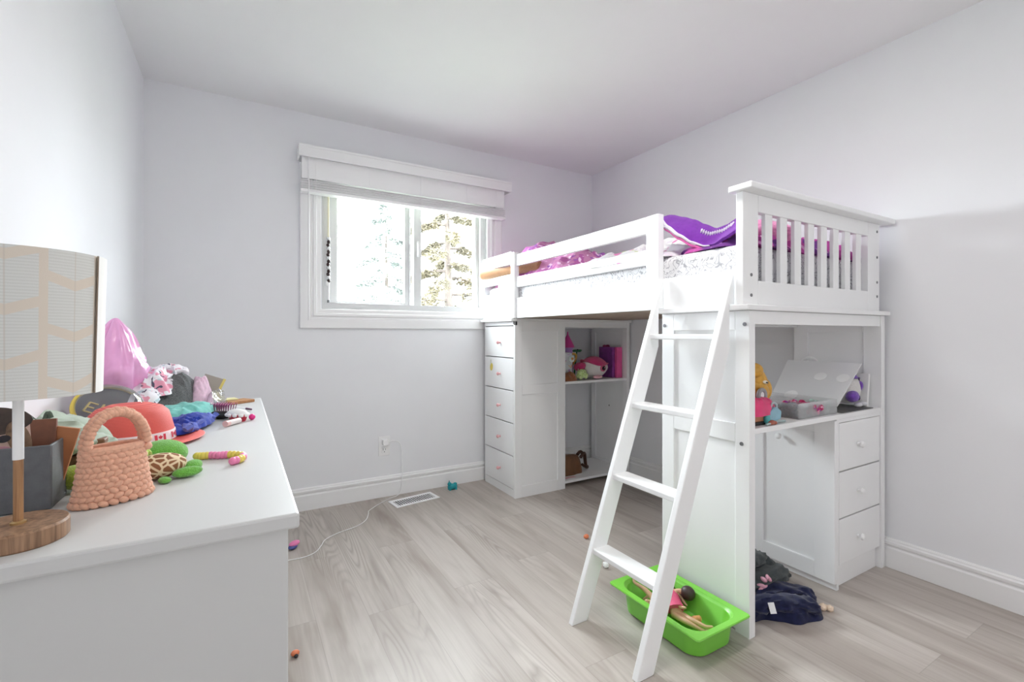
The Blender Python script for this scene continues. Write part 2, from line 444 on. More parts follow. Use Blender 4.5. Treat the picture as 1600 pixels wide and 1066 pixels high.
struct(MB().box(-.12, RX + .12, FRONT - .12, FRONT, 0, HT).build('wall_front', WALLM), 'pale grey wall opposite the window', 'wall')
BBP = [(0, 0), (.016, 0), (.016, .090), (.009, .096), (.009, .102), (.016, .108), (.018, .120), (.011, .125), (.011, .131), (.007, .137), (0, .137)]
struct(MB().prism([(-d - .0, z) for d, z in BBP], 'x', 0, RX).build('baseboard_back', TRIM, bevel=.001), 'white stepped baseboard under the window wall', 'baseboard')
struct(MB().prism([(RX - d, z) for d, z in BBP], 'y', FRONT, 0).build('baseboard_right', TRIM, bevel=.001), 'white stepped baseboard along the bed wall', 'baseboard')
struct(MB().prism([(d, z) for d, z in BBP], 'y', FRONT, 0).build('baseboard_left', TRIM, bevel=.001), 'white stepped baseboard behind the dresser', 'baseboard')

# ------------------------------------------------------------------ window
def frame_sweep(b, x0, x1, z0, z1, prof, y0=0, sgn=-1):
    """mitred frame: prof = (inset from the outer edge, projection)"""
    rr = []
    for (cx, cz, dx, dz) in ((x0, z0, 1, 1), (x1, z0, -1, 1), (x1, z1, -1, -1), (x0, z1, 1, -1)):
        rr.append([Vector((cx + dx * d, y0 + sgn * h, cz + dz * d)) for d, h in prof])
    b.rings(rr, loop=True, smooth=False); return b
struct(frame_sweep(MB(), .757, 2.16, 1.118, 2.13, [(0, 0), (0, .019), (.004, .022), (.058, .024), (.064, .014), (.072, .014), (.078, .024), (.092, .024), (.098, .016), (.118, .013), (.122, .010), (.122, 0)]).build('trim_1', TRIM, bevel=.0012), 'white stepped casing framing the window', 'window casing')
w = bpy.data.objects.new('window_1', None); COL.objects.link(w); w.location = (1.47, .1, WZ0); ORG['window_1'] = Vector(w.location)
struct(w, 'white sliding window with two panes', 'window')
mf = frame_sweep(MB(), WX0, WX1, WZ0, WZ1, [(0, -.17), (0, -.022), (.012, -.022), (.014, -.028), (.048, -.028), (.048, -.17)], 0, -1).build('outer_frame', VINYL, w, bevel=.001)
SILLZ = 1.262
fs = MB().box(.93, .997, .105, .145, SILLZ, 2.03).box(1.445, 1.475, .105, .145, SILLZ, 2.03).box(.997, 1.445, .105, .145, SILLZ, 1.302).box(.997, 1.445, .105, .145, 1.985, 2.03).build('fixed_sash', VINYL, w, bevel=.002)
MB().box(.99, 1.45, .122, .126, 1.295, 1.99).build('glass_pane', GLASS, fs)
ss = MB().box(1.497, 1.553, .06, .1, SILLZ, 2.03).box(1.975, 2.02, .06, .1, SILLZ, 2.03).box(1.553, 1.975, .06, .1, SILLZ, 1.284).box(1.553, 1.975, .06, .1, 1.985, 2.03).build('sliding_sash', VINYL, w, bevel=.002)
MB().box(1.548, 1.98, .078, .082, 1.275, 1.99).build('glass_pane', GLASS, ss)
MB().box(1.518, 1.532, .050, .06, 1.625, 1.735).box(1.521, 1.529, .040, .052, 1.64, 1.72).build('latch_handle', TRIM, ss, bevel=.002)
MB().box(1.476, 1.490, .1, .14, SILLZ, 2.03).build('track_strip', TRIM, w)

# blind above the window
bl = thing('window_blind', (1.47, -.02, 2.21), 'white slatted blind pulled up into a stack under its valance at the window top', 'blind')
MB().box(.742, 2.198, -.104, -.092, 2.143, 2.214).box(.742, .752, -.092, -.001, 2.143, 2.214).box(2.188, 2.198, -.092, -.001, 2.143, 2.214).box(.742, 2.198, -.108, -.104, 2.200, 2.214).build('valance', TRIM, bl, bevel=.002)
b = MB()
b.box(.765, 2.15, -.055, -.03, 2.12, 2.165)
b.build('head_rail', TRIM, bl, bevel=.002)
b = MB()
for k in range(4):
    z = 2.132 - k * .0305
    b.box(.762, 2.152, -.002, .002, -.018, .018, Matrix.Translation((0, -.066, z)) @ Matrix.Rotation(math.radians(9), 4, 'X'))
b.build('open_slat', TRIM, bl)
b = MB()
for k in range(7): b.box(.757 + .002 * (k % 2), 2.157 - .002 * (k % 3), -.082 + .002 * (k % 2), -.030, 1.960 + k * .0075, 1.9645 + k * .0075)
b.box(.757, 2.157, -.084, -.028, 1.938, 1.956)
b.build('slat_stack', TRIM, bl, bevel=.0008)
for x in (.84, 1.16, 1.50, 1.84, 2.08):
    MB().box(x - .0012, x + .0012, -.0868, -.0852, 1.94, 2.15).build('ladder_cord', TRIM, bl)
MB().cyl((.799, -.088, 1.165), (.799, -.088, 2.15), .0042, .0035, 8).build('tilt_wand', TRIM, bl)
# cord with tassel
t = thing('pull_cord', (.925, .010, 1.28), 'cream pull cord with a black and silver beaded tassel beside the left pane', 'cord')
MB().cyl((.925, .010, 1.69), (.925, .010, 2.03), .006, None, 8).build('cord', paint('cream_cord', (.80, .76, .58), .8), t)
b = MB()
for k in range(14):
    z = 1.685 - k * .0205; b.mi = (k * 5 % 3) != 0
    b.ball((.925 + .002 * math.sin(k * 2.1), .010, z), (.011, .009, .0125), seg=10, n=6)
b.build('bead_strand', [paint('silver_bead', (.7, .72, .72), .25, metal=.6), paint('black_bead', (.03, .010, .010), .3)], t)
b = MB(); b.cyl((.925, .010, 1.295), (.925, .010, 1.405), .0055, .006, 10); b.ball((.918, .010, 1.40), (.011, .008, .018), seg=10, n=6)
b.build('tassel_end', TRIM, t)
MB().cyl((.925, .010, 1.281), (.925, .010, 1.297), .008, .008, 10).build('end_cap', METAL, t)

# ================================================================== loft bed and its units
T = thing('loft_bed', (2.5, -1.05, 1.167), 'white wooden loft bed with slatted headboard standing on cabinets along the wall', 'bed')
BX0, BX1 = 1.99, 3.03
MB().box(BX0, BX0 + .035, -1.709, -1.640, 1.187, 1.600).build('guard_post', WHITE, T, bevel=.003)
MB().box(1.985, 2.022, -.500, -.455, 1.187, 1.618).build('guard_post', WHITE, T, bevel=.003)
def rail(z0, z1, y0, y1, x0=2.0, x1=2.022, name='guard_rail'): return MB().box(x0, x1, y0, y1, z0, z1).build(name, WHITE, T, bevel=.003)
rail(1.527, 1.602, -1.640, -.500); rail(1.388, 1.456, -1.640, -.500)
rail(1.187, 1.318, -2.078, -.500, name='side_board')
rail(1.545, 1.628, -.455, -.045, 1.99, 2.012); rail(1.425, 1.478, -.455, -.045, 1.99, 2.012); rail(1.187, 1.362, -.455, -.045, 1.99, 2.012, 'side_board')
MB().box(1.992, 2.014, -.30, -.28, 1.36, 1.43).box(1.990, 2.012, -.455, -.275, 1.360, 1.428).build('sheet_glare_board', WHITE, T, bevel=.002)  # white board added in the gap for the overexposed glare of the sheet
MB().box(2.0, 3.03, -.045, -.022, 1.187, 1.60).build('end_board', WHITE, T, bevel=.003)
MB().box(3.008, 3.03, -2.078, -.045, 1.187, 1.33).build('wall_rail', WHITE, T, bevel=.003)
MB().box(2.022, 3.008, -2.078, -.045, 1.190, 1.206).build('slat_base', UNDER, T)
# headboard at the near end
hb = MB().box(1.975, 2.065, -2.11, -2.082, 1.187, 1.588).box(2.890, 3.0, -2.11, -2.082, 1.187, 1.588).box(2.065, 2.890, -2.11, -2.082, 1.525, 1.588).box(2.065, 2.890, -2.11, -2.082, 1.187, 1.276).build('headboard', WHITE, T, bevel=.0025)
MB().box(1.955, 3.046, -2.155, -2.064, 1.588, 1.610).build('cap_rail', WHITE, hb, bevel=.004)
gap = (2.890 - 2.065 - 8 * .046) / 9
for k in range(8):
    x = 2.065 + gap * (k + 1) + .046 * k
    MB().box(x, x + .046, -2.105, -2.089, 1.27, 1.53).build('slat', WHITE, hb, bevel=.002)
def bolt(parent, c, axis, r=.006):
    a = Vector(c); d = Vector(axis) * .0025
    return MB().cyl(a - d, a + d * .6, r, r, 14).build('bolt', METAL, parent)
for c in ((2.022, 1.295), (2.022, 1.222), (2.975, 1.553), (2.975, 1.435), (2.975, 1.32), (2.975, 1.255)): bolt(hb, (c[0], -2.1105, c[1]), (0, -1, 0))
MB().box(1.962, 3.040, -2.138, -1.715, 1.168, 1.187).build('ledge_board', WHITE, T, bevel=.003)
MB().box(1.972, 3.040, -.485, -.022, 1.168, 1.187).build('ledge_board', WHITE, T, bevel=.003)

# desk unit below the headboard
K = thing('loft_desk', (2.5, -1.92, 0), 'white desk with three drawers under the near end of the loft bed', 'desk')
def frame_panel(name, x0, x1, y0, y1, z1, parent, z0=0., stile=.06, mid=None, rec=.008, top=.075, bot=.07, lstile=None):
    b = MB(); l = lstile or stile
    b.box(x0, x1, y0, y0 + stile, z0, z1).box(x0, x1, y1 - l, y1, z0, z1)
    b.box(x0, x1, y0 + stile, y1 - l, z1 - top, z1)
    if bot: b.box(x0, x1, y0 + stile, y1 - l, z0, z0 + bot)
    if mid: b.box(x0, x1, y0 + stile, y1 - l, mid[0], mid[1])
    b.box(x0 + rec, x1 - rec, y0 + stile - .002, y1 - l + .002, z0 + .004, z1 - .01)
    return b.build(name, WHITE, parent, bevel=.0018)
sp = frame_panel('side_panel', 2.0, 2.034, -2.118, -1.722, 1.167, K, stile=.056, mid=(.690, .758), lstile=.062, top=.07, bot=0)
for y, z in ((-1.735, 1.118), (-2.1, 1.118), (-1.762, .752), (-2.088, .688)): bolt(sp, (1.999, y, z), (-1, 0, 0), .007)
frame_panel('side_panel', 3.002, 3.034, -2.118, -1.722, 1.167, K, stile=.075, lstile=.07, bot=.08)
MB().box(2.034, 3.002, -2.112, -2.094, 1.118, 1.167).box(2.034, 3.002, -1.74, -1.722, 1.118, 1.167).build('apron', WHITE, K, bevel=.002)
MB().box(2.034, 3.002, -2.114, -1.73, .722, .742).build('desktop', WHITE, K, bevel=.002)
cb = MB().box(2.612, 2.63, -2.112, -1.735, 0, .722).box(2.63, 3.002, -1.752, -1.735, .03, .722).box(2.63, 3.002, -2.09, -1.752, .085, .1).box(2.63, 3.0, -2.094, -2.078, .0, .09).box(2.63, 3.002, -2.112, -2.09, .706, .722).build('drawer_cabinet', WHITE, K, bevel=.0015)
dr = MB().box(2.596, 2.612, -2.112, -2.03, .03, .716).box(2.596, 2.612, -1.80, -1.735, .03, .716).box(2.596, 2.612, -2.03, -1.80, .03, .10).box(2.596, 2.612, -2.03, -1.80, .66, .716).box(2.605, 2.611, -2.032, -1.798, .09, .67).build('cabinet_door', WHITE, cb, bevel=.0015)
def knob(parent, c, axis, m, r=.014, name='knob'):
    c = Vector(c); a = Vector(axis).normalized(); q = Vector((0, 0, 1)).rotation_difference(a).to_matrix()
    return MB().lathe([(.003, 0), (.008, .001), (.0055, .006), (.006, .012), (r, .017), (r, .022), (r * .7, .027), (.001, .029)], c, 18, q).build(name, m, parent)
knob(dr, (2.596, -1.885, .615), (-1, 0, 0), WHITE)
for z0, z1 in ((.500, .704), (.300, .494), (.102, .294)):
    d = MB().box(2.634, 2.998, -2.112, -2.094, z0, z1).build('drawer', WHITE, cb, bevel=.002)
    knob(d, (2.79, -2.112, (z0 + z1) / 2), (0, -1, 0), WHITE)

# chest of drawers below the far end
H = thing('chest_of_drawers', (2.2, -.265, 0), 'narrow white chest of five drawers with pink knobs below the far end of the bed', 'chest of drawers')
PINKK = paint('pink_knob', (.74, .40, .41), .35)
c0 = MB().box(2.006, 2.41, -.062, -.045, 0, 1.168).box(2.016, 2.41, -.465, -.045, 1.143, 1.168).box(2.0, 2.018, -.485, -.045, 1.140, 1.168).box(2.016, 2.41, -.465, -.062, .05, .065).box(2.004, 2.02, -.465, -.045, .0, .052).box(2.39, 2.41, -.465, -.062, 0, 1.143).build('carcass', WHITE, H, bevel=.0015)
b = MB(); b.box(2.0, 2.056, -.485, -.465, 0, 1.168).box(2.345, 2.41, -.485, -.465, 0, 1.168).box(2.056, 2.345, -.485, -.465, 0, .075).box(2.056, 2.345, -.485, -.465, 1.10, 1.168).box(2.056, 2.345, -.485, -.465, .68, .745).box(2.05, 2.35, -.478, -.466, .01, 1.15)
b.build('side_panel', WHITE, H, bevel=.0018)
b = MB().box(2.003, 2.016, -.060, -.045, .05, 1.14); b.build('drawer_stile', WHITE, H)
for z0, z1 in ((.925, 1.134), (.708, .919), (.492, .702), (.276, .486), (.058, .270)):
    d = MB().box(2.0, 2.016, -.463, -.062, z0, z1).build('drawer', WHITE, H, bevel=.002)
    knob(d, (2.0, -.285, (z0 + z1) / 2 - .005), (-1, 0, 0), PINKK, .012)

# bookcase between the chest and the wall
Bk = thing('bookcase', (2.72, -.26, 0), 'white open bookcase with one shelf of toys beside the chest under the bed', 'bookcase')
frame_panel('side_panel', 3.006, 3.034, -.470, -.050, 1.168, Bk, stile=.05)
MB().box(2.412, 3.006, -.470, -.452, 1.128, 1.168).build('top_rail', WHITE, Bk, bevel=.002)
MB().box(2.412, 3.006, -.075, -.055, 1.128, 1.168).build('back_rail', WHITE, Bk, bevel=.002)
MB().box(2.412, 3.006, -.468, -.060, .728, .746).build('shelf', WHITE, Bk, bevel=.002)
MB().box(2.412, 3.006, -.468, -.060, .028, .046).box(2.412, 2.43, -.45, -.08, 0, .028).box(2.988, 3.006, -.45, -.08, 0, .028).build('bottom_shelf', WHITE, Bk, bevel=.002)
b = MB(); b.cyl((3.0045, -.27, .51), (3.0065, -.27, .51), .006, .006, 12); b.build('shelf_peg_hole', METAL, Bk)

# ladder
L_ = thing('bed_ladder', (1.75, -1.9, 0), 'white four-step ladder leaning on the side of the loft bed', 'ladder')
def stile(y0, y1):
    poly = [(1.503, 0), (1.575, 0), (1.962, 1.046), (1.962, 1.238), (1.985, 1.30), (1.985, 1.306), (1.975, 1.306)]
    poly = [(1.503, 0), (1.576, 0), (1.958, 1.032), (1.958, 1.190), (1.986, 1.190), (1.986, 1.310), (1.980, 1.310)]
    return MB().prism(poly, 'y', y0, y1).build('stile', WHITE, L_, bevel=.003)
stile(-1.742, -1.72); stile(-2.070, -2.046)
for z in (1.082, .806, .534, .264):
    x = 1.505 + .37 * z
    MB().box(x + .002, x + .078, -2.050, -1.738, z - .021, z).build('step', WHITE, L_, bevel=.004)

# mattress
M_ = tag(MB().box(2.026, 3.004, -2.072, -.05, 1.208, 1.418).build('mattress', SHEET, loc=(2.5, -1.05, 1.208)), 'mattress in a white sheet with grey scrolls on the loft bed', 'mattress')
bv = M_.modifiers.new('bevel', 'BEVEL'); bv.width = .035; bv.segments = 4

# ------------------------------------------------------------------ bedding
def cloth(name, label, cat, mat_, out, z0, Hh, loc=None, group=None, **kw):
    cx = sum(q[0] for q in out) / len(out); cy = sum(q[1] for q in out) / len(out)
    return tag(MB().heap(out, z0, Hh, **kw).build(name, mat_, loc=(cx, cy, z0), auto=70), label, cat, group)
cloth('pink_quilt', 'pink and purple patterned quilt bunched up at the window end of the loft bed', 'quilt', QUILT,
      [(2.06, -.10), (2.5, -.07), (2.95, -.10), (2.97, -.9), (2.7, -1.15), (2.3, -1.10), (2.045, -1.0), (2.05, -.55)], 1.418, .16, amp=.05, freq=5, seed=3, lift=lambda x, y: .20 * max(0, 1 - abs(y + .32) / .45))
cloth('floral_sheet', 'white floral sheet crumpled in the middle of the loft bed', 'sheet', SHEETP,
      [(2.04, -1.05), (2.5, -1.0), (2.95, -1.1), (2.95, -1.62), (2.5, -1.68), (2.06, -1.72)], 1.418, .115, amp=.04, freq=6, seed=8, lift=lambda x, y: .03 * max(0, 1 - abs(y + 1.45) / .2))
pb = cloth('purple_blanket', 'purple and pink blanket bunched behind the slatted headboard of the loft bed', 'blanket', MAGENTA,
      [(2.10, -1.70), (2.5, -1.66), (2.95, -1.70), (2.97, -2.055), (2.5, -2.06), (2.09, -2.06)], 1.419, .10, amp=.03, freq=7, seed=5)
PURP = fabric('purple_cloth', (.19, .035, .36), .1)
PT = [(0, 1.622, 1.600), (.16, 1.598, 1.545), (.30, 1.575, 1.500), (.42, 1.545, 1.464), (.56, 1.516, 1.440), (.68, 1.522, 1.436), (.82, 1.545, 1.452), (1, 1.560, 1.480)]
def purple_edge(u, v):
    for k in range(len(PT) - 1):
        if u <= PT[k + 1][0] + 1e-6: break
    a, b_ = PT[k], PT[k + 1]; f = (u - a[0]) / (b_[0] - a[0]); f = f * f * (3 - 2 * f) * .5 + f * .5
    zt = a[1] + (b_[1] - a[1]) * f; zb = a[2] + (b_[2] - a[2]) * f
    return (2.15 - .085 * v ** .7 + .014 * math.sin(u * 9 + v * 3) * v, -1.645 - .415 * u, zt + (zb - zt) * v)
pf = MB().sheet(purple_edge, 30, 10, .012).build('hanging_fold', PURP, pb)
TRIMF = fabric('white_zigzag', (.75, .72, .80), .05)
b = MB(); N_ = 28
pts = []
for k in range(N_ + 1):
    u = .46 + .34 * k / N_
    p = Vector(purple_edge(u, .30 + (.09 if k % 2 else -.06))); pts.append(p + Vector((-.010, -.004, 0)))
b.tube(pts, .0045, 6); b.build('zigzag_trim', TRIMF, pf)
b = MB(); b.tube([Vector(purple_edge(u / 24 * .62, 1.0)) + Vector((-.006, 0, 0)) for u in range(25)], [.012 * (1 - u / 30) for u in range(25)], 8)
b.mi = 1; b.tube([Vector(purple_edge(u / 24 * .68, 1.02)) + Vector((-.002, 0, -.012)) for u in range(25)], .006, 8)
b.build('piping', [TRIMF, fabric('pink_edge', (.75, .15, .45))], pf)
pk = MB().ball((2.35, -1.93, 1.50), (.20, .13, .055), fn=lambda q: q * (1 + .12 * noise.noise(q * 3))).build('pink_pillow', fabric('pink_pillow_cloth', (.75, .30, .52), .2), loc=(2.35, -1.93, 1.46), auto=70)
tag(pk, 'pink pillow lying on the purple blanket behind the headboard cap', 'pillow')
BRPL = plush('brown_plush', (.40, .20, .09), .25)
q = spline([(1.955, -.062, 1.500), (1.970, -.12, 1.507), (2.025, -.30, 1.512), (2.075, -.47, 1.52), (2.11, -.62, 1.52)], 8)
b = MB(); b.tube(q, [.006 + .026 * math.sqrt(min(1, i / 6)) for i in range(len(q))], 14)
tag(b.build('plush_tail', BRPL, loc=(2.03, -.3, 1.47), auto=80), 'brown plush toy limb poking through the far guard rail of the bed', 'plush toy')

# ================================================================== toys in the bookcase
S = .746
f = thing('plush_fish', (2.770, -0.378, S), 'round pink and white plush narwhal with a big dark eye on the toy shelf', 'plush toy')
HPINK = plush('hot_pink_plush', (.66, .05, .20)); WPL = plush('white_plush', (.74, .72, .70), .06)
def fishfn(q):
    k = 1 - .45 * max(0, q.x) ** 2
    return Vector((q.x * 1.25 if q.x > 0 else q.x, q.y * k, q.z * k - .12 * max(0, q.x) ** 2 * 0))
MB().ball((2.755, -0.378, S + .083), (.108, .080, .080), fn=fishfn, seg=36, n=24).build('belly', WPL, f)
def backfn(q):
    q = fishfn(q); lim = .12 + .55 * max(0, q.x) - .25 * max(0, -q.y) + .25
    return Vector((q.x, q.y, max(q.z, min(.98, .20 + .55 * q.x * q.x * (1 if q.x < .3 else .2)))))
MB().ball((2.755, -0.378, S + .083), (.113, .085, .086), fn=backfn, seg=36, n=24).build('back', HPINK, f)
EY = [paint('eye_ring', (.55, .10, .20), .3), paint('eye_black', (.02, .012, .015), .15), paint('eye_white', (.8, .8, .8), .2)]
b = MB(); R2 = rot('X', 90)
b.lathe([(.024, -.004), (.024, .004), (.020, .007), (.001, .008)], (2.775, -0.460, S + .082), 20, R2)
b.mi = 1; b.lathe([(.016, 0), (.015, .010), (.001, .012)], (2.775, -0.461, S + .082), 18, R2); b.mi = 2; b.ball((2.779, -0.474, S + .087), .003, seg=8, n=6)
b.build('eye', EY, f)
MB().ball((2.630, -0.368, S + .095), (.045, .05, .03), rot('Y', -25)).build('tail_fin', HPINK, f)
MB().ball((2.730, -0.453, S + .02), (.05, .03, .012), rot('Z', 20)).build('flipper', fabric('pale_pink_felt', (.75, .42, .48)), f)
c = thing('toy_castle', (2.56, -.30, S), 'pastel toy castle playset with a pink roof and yellow ring on the toy shelf', 'toy')
LAV = paint('lavender_plastic', (.46, .26, .62), .4); MAG = paint('magenta_plastic', (.62, .06, .30), .35)
MB().lathe([(.03, 0), (.034, .02), (.03, .10), (.03, .20), (.034, .215), (.001, .216)], (2.585, -.29, S + .02), 24).build('tower', LAV, c)
MB().lathe([(.052, .0), (.05, .012), (.012, .085), (.006, .095), (.0055, .10), (.004, .118), (.001, .12)], (2.577, -.29, S + .235), 24).build('tower_roof', MAG, c)
b = MB(); b.box(2.47, 2.565, -.365, -.25, S + .002, S + .20); b.build('castle_wall', spots('castle_wall_print', (.70, .74, .78), [((.75, .45, .25), 40, .62), ((.55, .35, .65), 30, .6)], 1.), c, bevel=.006)
b = MB()
for k in range(7):
    a = 2 * PI * k / 7; b.ball((2.555 + .016 * math.cos(a), -.372, S + .155 + .016 * math.sin(a)), (.011, .006, .011), seg=10, n=6)
b.mi = 1; b.ball((2.555, -.376, S + .155), (.010, .007, .010), seg=10, n=6); b.build('flower_ornament', [paint('mint_petal', (.70, .80, .78), .4), paint('orange_centre', (.75, .30, .06), .4)], c)
MB().tube([(2.54 + .100 * math.cos(2 * PI * k / 40), -.31 - .02 * math.sin(2 * PI * k / 40) + .0, S + .105 + .115 * math.sin(2 * PI * k / 40) * .55 + .055 * math.cos(2 * PI * k / 40)) for k in range(40)], .0085, 10, loop=True).build('yellow_ring', paint('yellow_plastic', (.72, .45, .10), .4), c)
x = thing('pink_box', (2.955, -.19, S), 'tall pink and purple toy box standing upright behind the plush narwhal', 'box')
MB().box(2.925, 2.998, -.40, -.24, S, S + .235).build('box_side', paint('purple_card', (.24, .05, .28), .4, .25, 40), x, bevel=.003)
MB().box(2.945, 3.0, -.425, -.40, S, S + .235).build('box_front', paint('pink_card', (.75, .10, .32), .45, .08, 20), x, bevel=.003)
b = MB()
for k in range(4): b.ball((2.938 + .016 * k, -.30 + .03 * (k % 2), S + .232), (.014, .014, .02), seg=10, n=6)
b.build('box_top_wrap', glass_mat('pink_cellophane', (.9, .4, .6), .2, .1, .4, (.75, .12, .35)), x)
g = MB()
for k in range(9):
    a = 2 * PI * k / 9; g.ball((2.745 + .024 * math.cos(a), -.185 + .02 * math.sin(a), S + .20 + .004 * (k % 3)), (.020, .014, .007), rot('Z', math.degrees(a)), seg=8, n=6)
g.mi = 1; g.ball((2.745, -.195, S + .209), .009, seg=8, n=6); g.mi = 0; g.tube(spline([(2.745, -.185, S + .20), (2.75, -.16, S + .1), (2.745, -.15, S + .001)], 5), .006, 8)
tag(g.build('green_flower_toy', [plush('green_felt', (.03, .30, .11)), DARK], loc=(2.745, -.17, S)), 'small dark green flower toy behind the plush narwhal', 'toy')
b = MB()
for k in range(60):
    a = random.uniform(0, 2 * PI); r = random.uniform(0, .045)
    b.ball((2.60 + r * math.cos(a), -.432 + r * math.sin(a) * .6, S + .016 + .055 * (1 - (r / .047) ** 2) * random.uniform(.3, 1)), random.uniform(.010, .017), seg=8, n=6)
tag(b.build('fluffy_toy', CONF, loc=(2.60, -.432, S)), 'fluffy lime green toy ball at the shelf edge before the plush narwhal', 'toy')
cloth('brown_plush_toy', 'rumpled brown plush toy under the toy castle on the shelf', 'plush toy', plush('rust_plush', (.32, .12, .05), .35), [(2.44, -.45), (2.53, -.455), (2.56, -.41), (2.54, -.375), (2.48, -.37), (2.43, -.40)], S, .055, amp=.02, freq=30, seed=11, seg=40, rings=12)
b = MB(); b.tube(spline([(2.60, -.42, S + .055), (2.625, -.40, S + .075), (2.66, -.385, S + .085), (2.685, -.36, S + .075)], 5), .007, 8); b.tube(spline([(2.59, -.40, S + .06), (2.61, -.385, S + .095), (2.65, -.37, S + .11)], 5), .006, 8)
tag(b.build('beige_band', fabric('beige_felt', (.60, .50, .36)), loc=(2.63, -.4, S + .05)), 'looped beige felt band lying over the brown plush toy on the shelf', 'ribbon')
# brown bag at the bottom
g = thing('brown_bag', (2.60, -.27, .046), 'brown folded cloth bag lying on the bottom shelf of the bookcase', 'bag')
MB().heap([(2.44, -.37), (2.60, -.375), (2.68, -.34), (2.69, -.22), (2.6, -.17), (2.45, -.18)], .046, .125, amp=.006, freq=10, seed=4, p=6, seg=48, rings=14).build('bag_body', paint('brown_nylon', (.17, .075, .03), .5, .15, 20), g)
b = MB(); M0 = Matrix.Translation((2.715, -.27, .125))
for pts in ([(2.665, -.33, .15), (2.70, -.325, .175), (2.722, -.31, .165), (2.735, -.30, .12), (2.75, -.29, .066)], [(2.66, -.30, .165), (2.695, -.29, .182), (2.72, -.28, .168), (2.725, -.29, .14)], [(2.67, -.345, .10), (2.70, -.345, .08), (2.735, -.32, .062), (2.765, -.29, .060)]):
    b.tube(spline(pts, 6), .013, 8, flat=.8)
b.build('bag_straps', paint('dark_brown_strap', (.07, .03, .018), .6, .2), g)
tag(MB().sheet(lambda u, v: (2.45 + .09 * u, -.44 + .03 * v, .048 + .004 * math.sin(u * 3)), 6, 3, .002).build('pink_card', paint('pink_paper', (.72, .45, .48), .7), loc=(2.49, -.42, .046)), 'small pink paper scrap in front of the brown bag', 'paper')

# ================================================================== on the desk
D = .742
case = thing('clear_case', (2.46, -1.95, D), 'clear plastic bead case with its lid tipped open on the desk', 'case')
b = MB(); cx0, cx1, cy0, cy1, ch = 2.36, 2.658, -2.092, -1.80, .062
b.box(cx0, cx1, cy0, cy1, D, D + .003)
for bx in ((cx0, cx1, cy0, cy0 + .003), (cx0, cx1, cy1 - .003, cy1), (cx0, cx0 + .003, cy0, cy1), (cx1 - .003, cx1, cy0, cy1)): b.box(bx[0], bx[1], bx[2], bx[3], D, D + ch)
for k in (1, 2): b.box(cx0 + .1 * k, cx0 + .1 * k + .002, cy0, cy1, D, D + ch * .9)
b.build('case_tray', TRAYM, case, bevel=.001)
def lid(u, v): return (2.660 + .215 * u, -2.092 + (.295 + .035 * u) * v, D + .03 + .176 * u)
MB().sheet(lid, 6, 6, .004).build('case_lid', FROST, case)
for uv, r in (((.62, .12), .026), ((.62, .42), .026), ((.12, .70), .030)):
    p = Vector(lid(*uv)); n = Vector((-.63, 0, .77)); qq = Vector((0, 0, 1)).rotation_difference(n).to_matrix()
    MB().lathe([(.001, .003), (r, .003), (r, .005), (.001, .006)], p, 24, qq).build('lid_disc', paint('white_disc', (.88, .88, .88), .4), case)
# beads lying in the case
def bits(name, label, m, cx, cy, n, rx, ry, r, seed, z=D + .003):
    random.seed(seed); b = MB()
    for k in range(n): b.ball((cx + random.uniform(-rx, rx), cy + random.uniform(-ry, ry), z + r * .9 + random.uniform(0, .03)), r * random.uniform(.8, 1.2), seg=8, n=6)
    o = tag(b.build(name, m, loc=(cx, cy, z)), label, 'beads'); o['kind'] = 'stuff'; return o
bits('red_beads', 'heap of dark red and pink beads inside the clear case', spots('bead_mix', (.45, .04, .12), [((.70, .35, .45), 60, .55), ((.3, .05, .3), 60, .6)], 1., .4), 2.505, -2.03, 70, .045, .055, .013, 3)
bits('grey_beads', 'heap of slate grey beads inside the clear case', paint('grey_bead', (.20, .24, .27), .4, .3, 60), 2.41, -2.03, 50, .035, .05, .012, 4)
bits('mint_beads', 'heap of pale mint beads inside the clear case', paint('mint_bead', (.45, .62, .56), .4, .15, 60), 2.61, -2.03, 50, .035, .05, .011, 5)
# plush owl
o_ = thing('plush_owl', (2.915, -2.02, D), 'small white and purple plush owl on the dark mat at the desk corner', 'plush toy')
PPL = plush('purple_plush', (.20, .08, .46))
egg = lambda q: Vector((q.x * (1 - .12 * q.z), q.y * (1 - .12 * q.z), q.z))
MB().ball((2.915, -2.0, D + .070), (.046, .042, .062), fn=egg, seg=28, n=20).build('body', WPL, o_)
MB().ball((2.915, -2.0, D + .072), (.048, .044, .064), fn=lambda q: egg(Vector((q.x, q.y, max(q.z, .52)))), seg=28, n=20).build('head_cap', PPL, o_)
MB().ball((2.893, -2.03, D + .040), (.034, .020, .022), rot('Z', 20)).build('wing', PPL, o_)
MB().ball((2.935, -2.036, D + .078), (.010, .008, .016)).ball((2.944, -2.030, D + .070), (.009, .008, .014)).build('heart_patch', PPL, o_)
for dx in (-.014, .022): MB().ball((2.915 + dx, -2.044, D + .010), (.012, .012, .009)).build('foot', paint('silver_foot', (.72, .72, .74), .3), o_)
o_.scale = (1.35, 1.35, 1.25); o_.location = (2.918, -2.035, D + .003)
bkx = thing('white_book', (2.975, -1.985, D), 'white book with dark handwriting leaning on the right panel of the desk', 'book')
MR = Matrix.Translation((2.972, -1.99, D)) @ Matrix.Rotation(math.radians(7), 4, 'Y')
MB().box(-.008, .008, -.085, .085, .002, .155, MR).build('cover', paint('book_white', (.80, .80, .79), .5), bkx, bevel=.002)
b = MB()
for (y0, z0, y1, z1) in ((-.045, .135, -.048, .105), (-.047, .098, -.049, .080), (-.048, .092, -.040, .090), (-.049, .070, -.054, .035), (-.054, .035, -.050, .028)):
    b.tube([MR @ Vector((-.009, y0, z0)), MR @ Vector((-.009, y1, z1))], .003, 6)
b.build('handwriting', paint('ink', (.06, .03, .12), .6), bkx)
